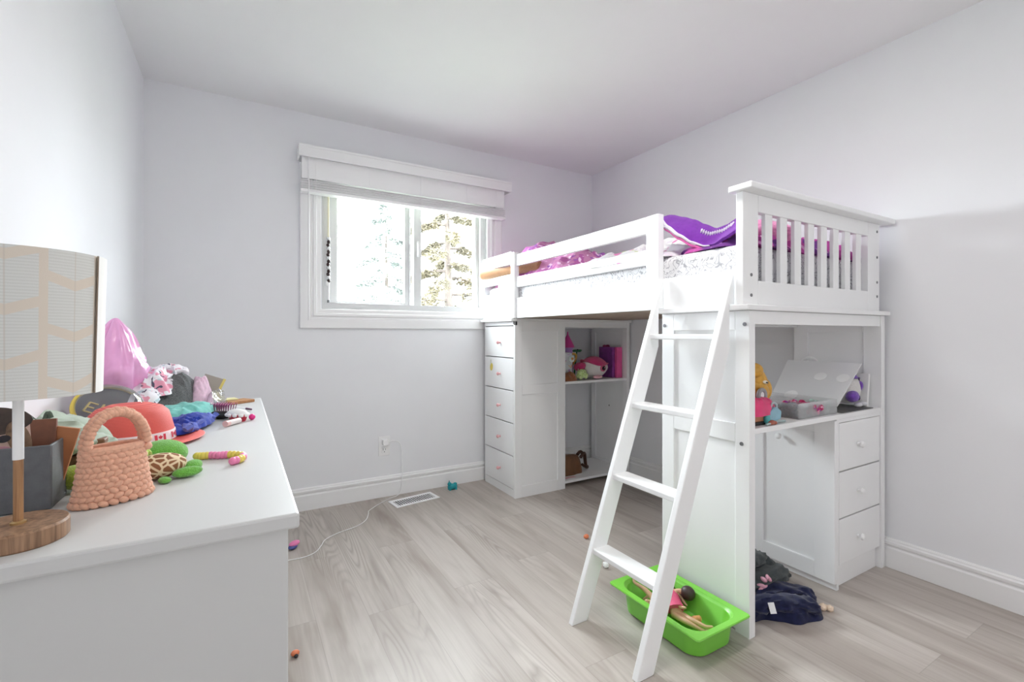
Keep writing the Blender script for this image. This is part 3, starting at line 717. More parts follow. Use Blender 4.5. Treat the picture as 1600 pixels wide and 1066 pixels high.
tag(MB().box(2.672, 2.955, -2.112 + .008, -1.95, D, D + .003).build('dark_mat', paint('slate_mat', (.10, .10, .095), .6, .3, 30), loc=(2.8, -2.03, D), bevel=.001), 'dark grey mat under the plush owl', 'mat')
hr = thing('hair_loops', (2.90, -1.80, D), 'white headband loop leaning in the back corner of the desk', 'headband')
MB().tube([(2.93 + .0 * k, -1.84 + .045 * math.cos(2 * PI * k / 28), D + .175 + .045 * math.sin(2 * PI * k / 28)) for k in range(28)], .008, 8, loop=True).cyl((2.93, -1.84, D), (2.93, -1.84, D + .135), .01).build('loop', WHITE, hr)
# doll crowd at the left end of the desk
gd = thing('gold_doll', (2.15, -2.02, D), 'golden yellow plush doll slumped at the left end of the desk', 'doll')
GOLD = paint('gold_satin', (.60, .32, .045), .45, .25, 30)
MB().ball((2.155, -2.0, D + .165), (.060, .05, .045), rot('Y', 25), fn=lambda q: q * (1 + .10 * noise.noise(q * 2.5))).ball((2.165, -2.0, D + .125), (.075, .05, .045), rot('Y', 30)).ball((2.215, -2.0, D + .115), (.035, .04, .05), rot('Y', 15)).build('body', GOLD, gd)
MB().ball((2.115, -2.03, D + .20), (.035, .035, .030)).build('head', GOLD, gd)
MB().ball((2.165, -2.048, D + .153), (.016, .006, .007), rot('Y', 12)).build('mouth_patch', paint('cream_patch', (.85, .82, .72), .5), gd)
MB().ball((2.166, -2.054, D + .152), (.008, .004, .003), rot('Y', 12)).build('mouth', DARK, gd)
MB().tube(spline([(2.19, -2.0, D + .16), (2.225, -1.99, D + .155), (2.245, -1.985, D + .135), (2.225, -1.99, D + .115)], 6), .006, 8).build('teal_strap', paint('teal_satin', (.03, .22, .22), .4), gd)
b = MB()
b.tube([(2.13 + .022 * math.cos(2 * PI * k / 24), -2.055, D + .105 + .022 * math.sin(2 * PI * k / 24)) for k in range(24)], .008, 8, loop=True); b.mi = 1; b.ball((2.13, -2.052, D + .105), (.018, .006, .018))
b.build('round_badge', [paint('grey_felt', (.30, .30, .31), .8), paint('badge_white', (.82, .82, .82), .6)], gd)
gd.location.x += .045
cloth('pink_skirt', 'shiny hot pink doll skirt under the golden doll on the desk', 'cloth', paint('pink_satin', (.70, .03, .16), .35, .1, 20), [(2.05, -2.09), (2.19, -2.09), (2.25, -2.05), (2.24, -1.96), (2.05, -1.95)], D + .037, .055, amp=.014, freq=22, seed=2, seg=48, rings=14, p=5)
tag(MB().box(2.05, 2.20, -2.085, -1.97, D, D + .012).build('black_tray', paint('black_plastic', (.02, .02, .022), .4), loc=(2.12, -2.03, D), bevel=.002), 'thin black tray under the pink doll skirt', 'tray')
tag(MB().box(2.04, 2.150, -2.08, -2.02, D + .012, D + .036).build('tan_block', paint('tan_plastic', (.46, .20, .11), .5, .1, 20), loc=(2.1, -2.05, D + .012), bevel=.004), 'tan brown block between the black tray and the pink skirt', 'toy')
cl = thing('doll_handbag', (2.20, -2.07, D), 'pale blue doll handbag beside the pink doll skirt', 'toy')
MB().prism([(2.158, D + .004), (2.235, D + .014), (2.240, D + .045), (2.215, D + .060), (2.195, D + .064), (2.165, D + .045)], 'y', -2.095, -2.072).build('bag_body', paint('pale_blue', (.26, .46, .56), .45, .1, 20), cl, bevel=.004)
MB().tube(spline([(2.18, -2.085, D + .055), (2.195, -2.085, D + .078), (2.218, -2.085, D + .072), (2.222, -2.085, D + .05)], 6), .004, 8).build('bag_handle', paint('grey_blue', (.45, .52, .56), .4), cl)
MB().ball((2.153, -2.088, D + .022), (.012, .012, .022)).build('teal_cuff', paint('teal_plastic', (.08, .40, .40), .4), cl)
b = MB(); b.ball((2.165, -2.100, D + .009), (.022, .010, .009), rot('Z', 10)).ball((2.180, -2.102, D + .007), (.011, .008, .007))
tag(b.build('doll_shoe', paint('terracotta', (.36, .10, .06), .5), loc=(2.17, -2.1, D)), 'small terracotta doll shoe at the front edge of the desk', 'doll shoe')
b = MB(); b.tube(spline([(2.12, -2.106, D + .006), (2.2, -2.100, D + .010), (2.27, -2.09, D + .004)], 5), .004, 6)
tag(b.build('doll_wand', paint('grey_green', (.35, .45, .45), .4), loc=(2.2, -2.1, D)), 'thin grey green stick beside the terracotta doll shoe', 'toy')
cloth('mint_bag', 'crumpled mint and mauve cellophane between the golden doll and the clear case', 'wrapper', spots('mint_mauve', (.45, .60, .55), [((.35, .2, .25), 40, .52)], 1.), [(2.26, -1.97), (2.33, -2.0), (2.35, -1.93), (2.34, -1.85), (2.27, -1.87)], D, .10, amp=.012, freq=25, seed=6, seg=36, rings=12)

# ================================================================== green tub with dolls
tb = thing('green_tub', (1.845, -1.925, 0), 'lime green plastic storage tub on the floor beside the ladder', 'tub')
GREEN = paint('lime_plastic', (.19, .55, .06), .35, .03, 6)
def rrect(x0, x1, y0, y1, r, z, n=7):
    o = []
    for cx, cy, a0 in ((x1 - r, y1 - r, 0), (x0 + r, y1 - r, 90), (x0 + r, y0 + r, 180), (x1 - r, y0 + r, 270)):
        for k in range(n):
            a = math.radians(a0 + 90 * k / (n - 1)); o.append(Vector((cx + r * math.cos(a), cy + r * math.sin(a), z)))
    return o
tx0, tx1, ty0, ty1 = 1.705, 1.985, -2.135, -1.715
r = [rrect(tx0 + .045, tx1 - .045, ty0 + .045, ty1 - .045, .045, .001), rrect(tx0 + .036, tx1 - .036, ty0 + .036, ty1 - .036, .055, .006), rrect(tx0 + .026, tx1 - .026, ty0 + .026, ty1 - .026, .06, .092),
     rrect(tx0 + .002, tx1 - .002, ty0 + .002, ty1 - .002, .012, .093), rrect(tx0, tx1, ty0, ty1, .012, .097), rrect(tx0 + .002, tx1 - .002, ty0 + .002, ty1 - .002, .012, .101),
     rrect(tx0 + .024, tx1 - .024, ty0 + .024, ty1 - .024, .06, .100), rrect(tx0 + .030, tx1 - .030, ty0 + .030, ty1 - .030, .058, .090), rrect(tx0 + .033, tx1 - .033, ty0 + .033, ty1 - .033, .056, .088), rrect(tx0 + .042, tx1 - .042, ty0 + .042, ty1 - .042, .05, .012), rrect(tx0 + .048, tx1 - .048, ty0 + .048, ty1 - .048, .045, .008)]
MB().rings(r).build('tub_shell', GREEN, tb, auto=50)
SKIN = paint('doll_skin', (.62, .38, .24), .45, .05, 30)
def doll(name, label, J, R_, E, hair, dress):
    """one continuous jointed body grown with a skin over a stick skeleton"""
    root = thing(name, J[0], label, 'doll')
    me = bpy.data.meshes.new('body'); me.from_pydata([Vector(p) - Vector(J[0]) for p in J], E, []); me.update()
    o = bpy.data.objects.new('body', me); COL.objects.link(o); o.parent = root; ORG[o.name] = Vector(J[0]); me.materials.append(SKIN)
    sk = o.modifiers.new('skin', 'SKIN'); sk.use_smooth_shade = True
    for i, v in enumerate(me.skin_vertices[0].data): v.radius = (R_[i], R_[i]); v.use_root = (i == 0)
    s = o.modifiers.new('sub', 'SUBSURF'); s.levels = 2; s.render_levels = 2
    hair(root); dress(root); return root
def body(pel, chest, neck, head, lh, lk, la, lt, rh, rk, ra, rt, ls, le, lw, rs, re, rw):
    J = [pel, chest, neck, head, lh, lk, la, lt, rh, rk, ra, rt, ls, le, lw, rs, re, rw]
    E = [(0, 1), (1, 2), (2, 3), (0, 4), (4, 5), (5, 6), (6, 7), (0, 8), (8, 9), (9, 10), (10, 11), (1, 12), (12, 13), (13, 14), (1, 15), (15, 16), (16, 17)]
    R_ = [.015, .016, .007, .018, .014, .010, .006, .005, .014, .010, .006, .005, .008, .0065, .004, .008, .0065, .004]
    return J, R_, E
J, R_, E = body((1.862, -1.905, .040), (1.885, -1.865, .075), (1.905, -1.885, .092), (1.925, -1.91, .085),
                (1.850, -1.915, .030), (1.848, -1.975, .034), (1.868, -2.030, .026), (1.888, -2.046, .028),
                (1.868, -1.925, .032), (1.862, -1.985, .042), (1.876, -2.036, .040), (1.892, -2.052, .044),
                (1.875, -1.895, .080), (1.865, -1.93, .06), (1.868, -1.955, .07), (1.91, -1.85, .080), (1.925, -1.885, .055), (1.915, -1.92, .045))
DRESS = paint('doll_pink', (.72, .10, .22), .6, .1, 40); BLUEG = spots('doll_top', (.55, .62, .70), [((.15, .2, .3), 60, .6)], 1.)
HAIRD = paint('dark_hair', (.035, .018, .014), .5, .3, 80)
def hair1(r_):
    MB().ball((1.927, -1.914, .088), (.026, .028, .026)).tube(spline([(1.94, -1.92, .09), (1.945, -1.90, .075), (1.942, -1.87, .05), (1.93, -1.85, .03)], 6), .013, 10).build('hair', HAIRD, r_)
def dress1(r_):
    MB().tube([(1.860, -1.91, .044), (1.872, -1.888, .06), (1.885, -1.866, .078), (1.897, -1.872, .090)], [.036, .030, .030, .014], 16).build('dress', DRESS, r_)
    MB().ball((1.866, -1.893, .070), (.02, .024, .012), rot('Z', 30)).build('blue_bodice', BLUEG, r_)
doll('doll', 'doll in a pink dress with dark hair lying in the green tub', J, R_, E, hair1, dress1)
J, R_, E = body((1.835, -1.86, .050), (1.87, -1.83, .050), (1.90, -1.825, .052), (1.925, -1.82, .052),
                (1.822, -1.862, .052), (1.818, -1.80, .078), (1.800, -1.758, .092), (1.815, -1.742, .112),
                (1.815, -1.875, .042), (1.775, -1.842, .070), (1.782, -1.875, .030), (1.785, -1.895, .024),
                (1.872, -1.848, .052), (1.85, -1.88, .03), (1.83, -1.9, .03), (1.875, -1.81, .052), (1.845, -1.79, .04), (1.82, -1.785, .03))
doll('doll', 'bare doll with one leg kicked up over the window end of the green tub', J, R_, E,
     lambda r_: MB().ball((1.932, -1.818, .056), (.024, .026, .024)).build('hair', paint('brown_hair', (.10, .05, .025), .5, .3, 80), r_),
     lambda r_: MB().tube([(1.838, -1.858, .05), (1.87, -1.83, .05), (1.885, -1.827, .05)], [.020, .020, .014], 14).build('white_top', paint('doll_white', (.75, .68, .62), .7, .1, 50), r_))
b = MB(); b.tube(spline([(1.890, -1.966, .022), (1.905, -1.970, .026), (1.918, -1.978, .022)], 4), [.010, .012, .013, .012, .011, .012, .014, .013, .011], 10)
tag(b.build('orange_toy', paint('orange_rubber', (.78, .36, .15), .5, .15, 60), loc=(1.905, -1.970, .008)), 'small orange rubber toy lying in the green tub', 'toy')
tag(MB().ball((1.918, -2.030, .012), (.004, .004, .003), seg=8, n=6).build('black_bead', DARK, loc=(1.918, -2.030, .009)), 'tiny black bead in the near corner of the green tub', 'bead')

# ================================================================== things on the floor
cloth('grey_sweatshirt', 'dark grey sweatshirt with a pink print crumpled on the floor under the desk', 'sweatshirt', fabric('charcoal_fleece', (.055, .065, .068), .25), [(2.17, -1.97), (2.26, -1.99), (2.38, -2.00), (2.47, -1.96), (2.46, -1.87), (2.36, -1.78), (2.20, -1.78), (2.12, -1.85)], .004, .115, amp=.034, freq=9, seed=12, p=3)
gs = bpy.data.objects['grey_sweatshirt']
b = MB(); random.seed(5)
for k in range(7):
    a = k * .9; b.ball((2.250 + .028 * math.cos(a), -2.024 + .004 * math.sin(a) , .092 + .018 * math.sin(a * 1.3)), (.017, .008, .009), rot('Z', 40 * k), seg=10, n=6)
b.build('pink_print', fabric('pink_flock', (.75, .38, .48)), gs)
CHAR = fabric('charcoal_fleece', (.055, .065, .068), .25)
MB().rag([(2.20, -1.985, .07), (2.30, -1.995, .085), (2.40, -1.975, .075), (2.485, -1.935, .035), (2.53, -1.925, .020)], .045, .7, .35, 9).build('sleeve', CHAR, gs, auto=80)
MB().rag([(2.18, -1.93, .125), (2.28, -1.92, .135), (2.38, -1.90, .115), (2.44, -1.87, .07)], .045, .6, .4, 12).build('fold', CHAR, gs, auto=80)
cloth('red_shirt', 'dark red cloth edge between the grey sweatshirt and the navy trousers', 'cloth', fabric('dark_red_cloth', (.14, .012, .016), .2), [(2.14, -2.02), (2.26, -2.035), (2.37, -2.02), (2.38, -1.96), (2.2, -1.95)], .002, .05, amp=.006, freq=14, seed=14, seg=40, rings=10, p=5)
NAVY = fabric('navy_fabric', (.014, .017, .055), .3)
nv = cloth('navy_trousers', 'navy blue trousers crumpled on the floor in front of the desk', 'trousers', NAVY, [(2.09, -2.06), (2.15, -2.075), (2.20, -2.12), (2.25, -2.165), (2.31, -2.18), (2.36, -2.185), (2.42, -2.13), (2.44, -2.06), (2.40, -2.01), (2.28, -2.0), (2.15, -2.01)], .001, .042, amp=.030, freq=10, seed=21, p=3)
for k, (pts, r_) in enumerate((([(2.12, -2.05, .05), (2.21, -2.085, .055), (2.30, -2.13, .045), (2.37, -2.155, .03)], .040), ([(2.20, -2.03, .06), (2.30, -2.05, .06), (2.39, -2.085, .04), (2.425, -2.12, .025)], .038))):
    MB().rag(pts, r_, .65, .4, k + 3).build('trouser_leg', NAVY, nv, auto=80)
MB().sheet(lambda u, v: (2.150 + .022 * u, -2.105 + .012 * v - .01 * u, .040 + .036 * v), 3, 3, .0015).build('care_label', paint('label_white', (.82, .83, .85), .7), nv)
b = MB(); b.ball((2.415, -2.155, .014), (.018, .014, .013), fn=lambda q: q * (1 + .25 * noise.noise(q * 2.2))); b.ball((2.432, -2.172, .012), (.014, .012, .011), fn=lambda q: q * (1 + .3 * noise.noise(q * 2 + Vector((3, 0, 0)))))
tag(b.build('popcorn_piece', paint('cream_crumb', (.78, .62, .48), .7, .15, 60), loc=(2.42, -2.16, 0)), 'cream coloured popcorn piece on the floor beside the navy trousers', 'popcorn')
b = MB(); b.cyl((1.905, -1.47, .010), (1.905, -1.47, .022), .011, .012, 14); b.ball((1.905, -1.474, .012), (.014, .012, .012), seg=12, n=8)
tag(b.build('white_toy_knob', WHITE, loc=(1.905, -1.47, 0)), 'small round white knob lying on the floor behind the lowest ladder step', 'knob')
tag(MB().ball((2.025, -1.185, .012), (.016, .012, .012), seg=12, n=8).build('orange_ball', paint('orange_plastic', (.75, .22, .10), .4), loc=(2.025, -1.185, 0)), 'small orange toy peeping out behind the left ladder rail', 'toy')
b = MB(); b.ball((.602, -1.40, .010), (.014, .010, .010), seg=12, n=8); b.mi = 1; b.ball((.604, -1.411, .006), (.007, .006, .006), seg=8, n=6)
tag(b.build('orange_crumb', [paint('orange_plastic', (.75, .22, .10)), DARK], loc=(.602, -1.40, 0)), 'tiny orange and black toy on the floor beside the dresser corner', 'toy')
p = thing('pink_toy', (.68, -.53, 0), 'pink and blue toy car on the floor at the edge of the dresser', 'toy')
MB().ball((.680, -.527, .024), (.030, .020, .012), rot('Z', 40)).build('top_shell', paint('toy_pink', (.75, .20, .42), .4), p)
MB().ball((.672, -.535, .012), (.026, .018, .012), rot('Z', 40)).build('base', paint('toy_blue', (.08, .10, .32), .4), p)
TEAL = paint('teal_rubber', (.01, .28, .32), .45, .12, 60)
b = MB(); b.ball((1.722, -.10, .021), (.036, .022, .020)); b.ball((1.700, -.10, .040), (.014, .014, .014)); b.ball((1.742, -.10, .036), (.014, .013, .010)); b.ball((1.698, -.10, .058), (.004, .004, .008), seg=8, n=6)
for dx in (-.022, .022):
    for dy in (-.012, .012): b.cyl((1.722 + dx, -.10 + dy, 0), (1.722 + dx, -.10 + dy, .018), .008, .008, 8)
tag(b.build('teal_toy', TEAL, loc=(1.722, -.10, 0)), 'small teal toy animal standing against the baseboard', 'toy')
# floor vent
v = thing('floor_vent', (1.425, -.17, 0), 'white metal floor vent with louvres set in the planks', 'vent')
Mv = Matrix.Translation((1.425, -.170, 0)) @ Matrix.Rotation(math.radians(8), 4, 'Z')
b = MB(); b.box(-.152, .152, -.068, -.045, 0, .006, Mv).box(-.152, .152, .045, .068, 0, .006, Mv).box(-.152, -.130, -.045, .045, 0, .006, Mv).box(.130, .152, -.045, .045, 0, .006, Mv).build('vent_frame', WHITE, v, bevel=.002)
b = MB()
for k in range(17): 
    xx = -.122 + k * .0152; b.box(xx - .0026, xx + .0026, -.045, .045, .0022, .0046, Mv)
b.build('louvre', WHITE, v)
MB().box(-.132, .132, -.047, .047, .0006, .0018, Mv).build('duct_opening', DARK, v)
# outlet, charger, cable
ol = thing('electrical_outlet', (1.272, 0, .337), 'white double wall outlet with a charger plugged into it', 'outlet')
MB().box(1.235, 1.311, -.006, -.0005, .272, .402).build('cover_plate', TRIM, ol, bevel=.003)
MB().box(1.256, 1.290, -.009, -.006, .345, .383).build('socket', WHITE, ol, bevel=.002)
so = MB().box(1.256, 1.290, -.009, -.006, .291, .329).build('socket', WHITE, ol, bevel=.002)
MB().box(1.264, 1.2665, -.0096, -.0088, .308, .322).box(1.279, 1.2815, -.0096, -.0088, .310, .320).cyl((1.273, -.0096, .299), (1.273, -.0088, .299), .003, .003, 10).build('slot', DARK, so)
tag(MB().box(1.258, 1.292, -.040, -.0095, .346, .382).build('usb_charger', TRIM, loc=(1.275, -.01, .364), bevel=.004), 'white cube charger plugged into the upper socket', 'charger')
q = spline([(1.293, -.030, .364), (1.325, -.034, .372), (1.36, -.034, .36), (1.382, -.03, .315), (1.388, -.026, .22), (1.386, -.030, .12), (1.375, -.036, .03), (1.345, -.045, .004), (1.30, -.065, .003), (1.20, -.14, .003), (1.125, -.215, .003), (1.11, -.26, .003), (1.075, -.35, .003), (1.01, -.415, .003), (.90, -.46, .003), (.83, -.51, .003), (.80, -.575, .003), (.765, -.635, .003), (.71, -.665, .003), (.64, -.66, .003), (.57, -.64, .003)], 8)
tag(MB().tube(q, .0023, 8).build('charging_cable', TRIM, loc=(1.293, -.03, .003)), 'white charging cable trailing from the outlet across the floor', 'cable')
# sticker on the chest drawer
s = thing('lemon_sticker', (1.998, -.157, .855), 'yellow lemon sticker on the second drawer of the chest', 'sticker')
b = MB(); b.ball((1.9985, -.157, .848), (.0012, .021, .028), rot('X', 18), seg=18, n=12); b.build('fruit', paint('lemon_yellow', (.68, .55, .10), .5), s)
MB().box(1.9978, 1.9992, -.150, -.147, .872, .900).build('stem', paint('olive_stem', (.38, .36, .14), .6), s)

# ================================================================== dresser
TOP = .80
dz = thing('dresser', (.26, -1.545, 0), 'long white dresser covered with toys and clothes along the left wall', 'dresser')
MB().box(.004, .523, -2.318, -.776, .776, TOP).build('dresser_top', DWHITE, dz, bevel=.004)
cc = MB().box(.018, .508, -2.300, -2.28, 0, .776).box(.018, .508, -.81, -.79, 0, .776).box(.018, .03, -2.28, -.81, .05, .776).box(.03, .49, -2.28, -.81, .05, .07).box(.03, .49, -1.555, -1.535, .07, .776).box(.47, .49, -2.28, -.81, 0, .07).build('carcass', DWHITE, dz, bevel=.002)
for yy in ((-2.277, -1.551), (-1.539, -.813)):
    for z0, z1 in ((.075, .300), (.306, .535), (.541, .770)):
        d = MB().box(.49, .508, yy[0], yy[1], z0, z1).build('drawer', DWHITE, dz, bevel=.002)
        knob(d, (.508, (yy[0] + yy[1]) / 2, (z0 + z1) / 2), (1, 0, 0), METAL)

# lamp
LC = Vector((.180, -2.236, TOP))
lp = thing('table_lamp', LC, 'small table lamp with a beige chevron drum shade on a round wooden base', 'lamp')
MB().lathe([(.001, 0), (.0505, 0), (.052, .002), (.052, .022), (.050, .025), (.001, .025)], LC, 64).build('base', WOODB, lp, auto=30)
MB().cyl(LC + Vector((0, 0, .025)), LC + Vector((0, 0, .112)), .0052, .0052, 20).build('pole', WOODP, lp)
MB().cyl(LC + Vector((0, 0, .112)), LC + Vector((0, 0, .30)), .0058, .0058, 20).build('pole_sleeve', WHITE, lp)
MB().lathe([(.0085, .025), (.0085, .0275), (.0055, .029)], LC, 20).build('pole_collar', paint('brass', (.6, .42, .2), .3, metal=.8), lp)
z0, z1 = .200, .393
sh = MB().lathe([(.0840, z0), (.0845, z0), (.0885, z1), (.0880, z1), (.0873, z1), (.0833, z0)], LC, 96, cap=False)
sh.rings([[LC + Vector((.0833 * math.cos(2 * PI * k / 96), .0833 * math.sin(2 * PI * k / 96), z0)) for k in range(96)], [LC + Vector((.084 * math.cos(2 * PI * k / 96), .084 * math.sin(2 * PI * k / 96), z0)) for k in range(96)]], cap=False)
sh = sh.build('shade', shade_cloth(), lp, auto=30)
def strip(u, v):
    a = math.radians(-15 + 42 * u) ; rr = .0855 + .0045 * v + .0012
    return LC + Vector((rr * math.cos(a), rr * math.sin(a), z0 + (z1 - z0) * v))
MB().sheet(strip, 6, 4, .0012).build('seam_flap', paint('shade_lining', (.80, .79, .77), .8), sh)
MB().tube([strip(0, v / 6) for v in range(7)], .0011, 6).build('seam_edge', paint('seam_brown', (.22, .17, .13), .8), sh)
b = MB()
for a in (0, 120, 240):
    b.cyl(LC + Vector((0, 0, .30)), LC + Vector((.086 * math.cos(math.radians(a)), .086 * math.sin(math.radians(a)), .33)), .0015, .0015, 6)
b.build('shade_spider', METAL, lp)

# grey bin and what stands in it
gb = thing('grey_bin', (.10, -2.05, TOP), 'small grey felt bin behind the lamp on the dresser', 'bin')
bx0, bx1, by0, by1, bz = .012, .178, -2.100, -2.020, TOP + .104
b = MB(); b.box(bx0, bx1, by0, by1, TOP, TOP + .004)
for q in ((bx0, bx1, by0, by0 + .004), (bx0, bx1, by1 - .004, by1), (bx0, bx0 + .004, by0 + .004, by1 - .004), (bx1 - .004, bx1, by0 + .004, by1 - .004)): b.box(*q, TOP, bz)
b.build('bin_body', paint('grey_felt_bin', (.115, .12, .13), .55, .12, 60, .2, 400), gb, bevel=.002)
pbk = thing('picture_box', (.10, -2.06, TOP + .004), 'flat picture box with a painted doll face standing in the grey bin', 'box')
Mp = Matrix.Translation((.085, -2.052, TOP + .005)) @ Matrix.Rotation(math.radians(-6), 4, 'X')
MB().box(-.068, .085, -.004, .004, 0, .134, Mp).build('board', paint('box_brown', (.17, .06, .03), .5, .2, 40), pbk, bevel=.001)
FACE = [paint('print_skin', (.62, .43, .36), .5, .1, 60), paint('print_hair', (.05, .03, .022), .5, .4, 50), paint('print_eye', (.02, .015, .02), .4), paint('print_blush', (.60, .30, .36), .5, .1, 40), paint('print_hairlight', (.25, .15, .09), .5, .3, 60)]
def oval(b, cx, cz, rx, rz, dep, mi, a=0):
    b.mi = mi; c_, s_ = math.cos(math.radians(a)), math.sin(math.radians(a))
    b.prism([( -.0, 0)] * 0 or [(cx + rx * math.cos(t) * c_ - rz * math.sin(t) * s_, cz + rx * math.cos(t) * s_ + rz * math.sin(t) * c_) for t in [2 * PI * k / 24 for k in range(24)]], 'y', -.0042 - dep, -.004)
    return b
b = MB()
b.mi = 0; b.prism([(-.066, .06), (.058, .06), (.052, .132), (-.066, .132)], 'y', -.0044, -.004)
oval(b, -.01, .135, .066, .025, .0006, 1); oval(b, .040, .105, .014, .030, .0006, 4, 18); oval(b, -.055, .112, .018, .03, .0006, 1, -25); oval(b, -.045, .104, .006, .03, .0007, 4, -28)
oval(b, .022, .106, .0085, .0060, .0008, 2, 12); oval(b, -.022, .104, .010, .006, .0008, 2, -8); oval(b, .010, .088, .020, .006, .0007, 3, 8); oval(b, -.030, .088, .016, .007, .0007, 3)
for v_ in b.bm.verts: v_.co = Mp @ v_.co
b.build('printed_face', FACE, pbk)
tag(MB().box(-.030, .030, -.003, .003, 0, .118, Matrix.Translation((.142, -2.036, TOP + .010)) @ Matrix.Rotation(math.radians(14), 4, 'Y')).build('tan_card', paint('tan_leather', (.42, .17, .07), .6, .06, 30), loc=(.14, -2.036, TOP + .004), bevel=.001), 'plain tan leather card standing at the right end of the grey bin', 'card')
SAGE = fabric('sage_cotton', (.40, .46, .38), .06)
sg = cloth('sage_hoodie', 'sage green hoodie crumpled behind the grey bin on the dresser', 'hoodie', SAGE, [(.02, -1.98), (.12, -1.965), (.19, -1.90), (.215, -1.80), (.17, -1.70), (.02, -1.68)], TOP + .001, .098, amp=.030, freq=11, seed=31, p=3)
MB().tube(spline([(.06, -1.93, TOP + .105), (.07, -1.935, TOP + .135), (.095, -1.935, TOP + .140), (.12, -1.93, TOP + .115), (.13, -1.93, TOP + .135), (.135, -1.93, TOP + .125)], 6), .004, 8).build('drawstring', fabric('dark_sage', (.10, .13, .10)), sg)
MB().rag([(.15, -1.965, TOP + .070), (.178, -1.935, TOP + .075), (.192, -1.88, TOP + .062), (.19, -1.82, TOP + .035)], .026, .7, .22, 4).build('sleeve', SAGE, sg, auto=80)
MB().rag([(.05, -1.955, TOP + .10), (.11, -1.95, TOP + .105), (.17, -1.90, TOP + .095)], .028, .7, .3, 6).build('hood', SAGE, sg, auto=80)
# crochet bag
bgc = Vector((.255, -2.096, TOP))
bgm = thing('crochet_bag', bgc, 'small chunky crocheted peach handbag with a loop handle on the dresser', 'handbag')
PEACH = fabric('peach_yarn', (.72, .40, .28), .10, 1200, .4, 200)
BD = Vector((.874, .486, 0)).normalized(); BN = Vector((BD.y, -BD.x, 0))
def bagpt(a, t, off=0):
    w = .0515 - .011 * t ** .8 + .002 * (1 - t) ** 6; d = .030 - .010 * t
    return bgc + BD * ((w + off) * math.cos(a)) + BN * ((d + off) * math.sin(a)) + Vector((0, 0, .006 + .082 * t))
b = MB()
b.rings([[bagpt(2 * PI * k / 32, t / 6, -.004) for k in range(32)] for t in range(7)])
ROWS, CN = 10, 25
for i in range(ROWS):
    t = i / (ROWS - 1)
    for k in range(CN):
        a = 2 * PI * (k + .5 * (i % 2)) / CN
        p_ = bagpt(a, t); q_ = bagpt(a + .05, t) - bagpt(a - .05, t); ang = math.atan2(q_.y, q_.x)
        M3 = Matrix.Rotation(ang, 3, 'Z') @ Matrix.Rotation(math.radians(28 if i % 2 else -28), 3, 'Y')
        b.ball(p_, (.0088, .0062, .0056), M3, seg=8, n=6)
b.build('bag_body', PEACH, bgm, auto=0)
b = MB(); b.tube([bagpt(2 * PI * k / 40, 1.03) for k in range(40)], .006, 8, loop=True); b.build('rim', PEACH, bgm)
b = MB()
hp = []
for k in range(27):
    s_ = PI * k / 26; hp.append(bgc + BD * (.0405 * math.cos(s_) + .004) + BN * 0 + Vector((0, 0, .084 + .064 * max(0, math.sin(s_)) ** .8)))
b.tube(hp, .007, 8)
for k in range(27):
    for j in (-1, 0, 1):
        b.ball(hp[k] + BN * (.0095 * j) + Vector((0, 0, .001 * (k % 2))) + (hp[k] - bgc - Vector((0, 0, .08))).normalized() * (.004 if j == 0 else .001), (.0074, .0074, .0064), seg=8, n=6)
b.build('handle', PEACH, bgm, auto=0)
# plush turtle
tt = thing('plush_turtle', (.315, -1.99, TOP), 'green plush turtle with a giraffe patterned shell on the dresser', 'plush toy')
LG = plush('bright_green_plush', (.16, .46, .07)); 
SD = Matrix.Rotation(math.radians(25), 3, 'Z')
MB().ball((.305, -1.985, TOP + .024), (.046, .034, .024), SD, seg=28, n=18).build('shell', GIRAFFE, tt)
MB().ball((.298, -1.885, TOP + .026), (.046, .042, .030), seg=24, n=16).ball((.300, -1.93, TOP + .020), (.03, .04, .018)).build('head', LG, tt)
for c_, r_, a in (((.352, -2.005, TOP + .011), (.026, .012, .010), 20), ((.358, -1.968, TOP + .013), (.022, .014, .012), 60), ((.318, -2.028, TOP + .006), (.014, .010, .006), -60)):
    MB().ball(c_, r_, rot('Z', a)).build('flipper', LG, tt)
# lime snake
LIME = plush('lime_plush', (.40, .54, .06))
q = spline([(.165, -1.985, TOP + .024), (.195, -2.01, TOP + .026), (.225, -1.99, TOP + .026), (.243, -1.965, TOP + .034), (.258, -1.962, TOP + .050), (.268, -1.968, TOP + .052), (.276, -1.975, TOP + .044), (.279, -1.978, TOP + .040)], 6)
n_ = len(q)
b = MB(); b.tube(q, [max(.006, .022 * min(1, (i + 1) / 4) * min(1, (n_ - i) / 4) - .006 * (i / n_)) for i in range(n_)], 14)
b.ball((.272, -1.985, TOP + .050), (.016, .022, .015), rot('X', -25), seg=16, n=10); tag(b.build('plush_snake', LIME, loc=(.22, -1.99, TOP), auto=80), 'lime green plush snake curled behind the crochet handbag', 'plush toy')
wk = MB(); 
for k in range(3): wk.box(.155, .215, -1.945, -1.915, TOP + .040 + .014 * k, TOP + .052 + .014 * k)
wk.box(.16, .21, -1.94, -1.92, TOP + .001, TOP + .042)
tag(wk.build('wooden_block', wood('brown_block', (.14, .065, .03), (.26, .13, .07), (30, 30, 200)), loc=(.185, -1.93, TOP), bevel=.003), 'brown ridged wooden block between the grey bin and the crochet handbag', 'block')
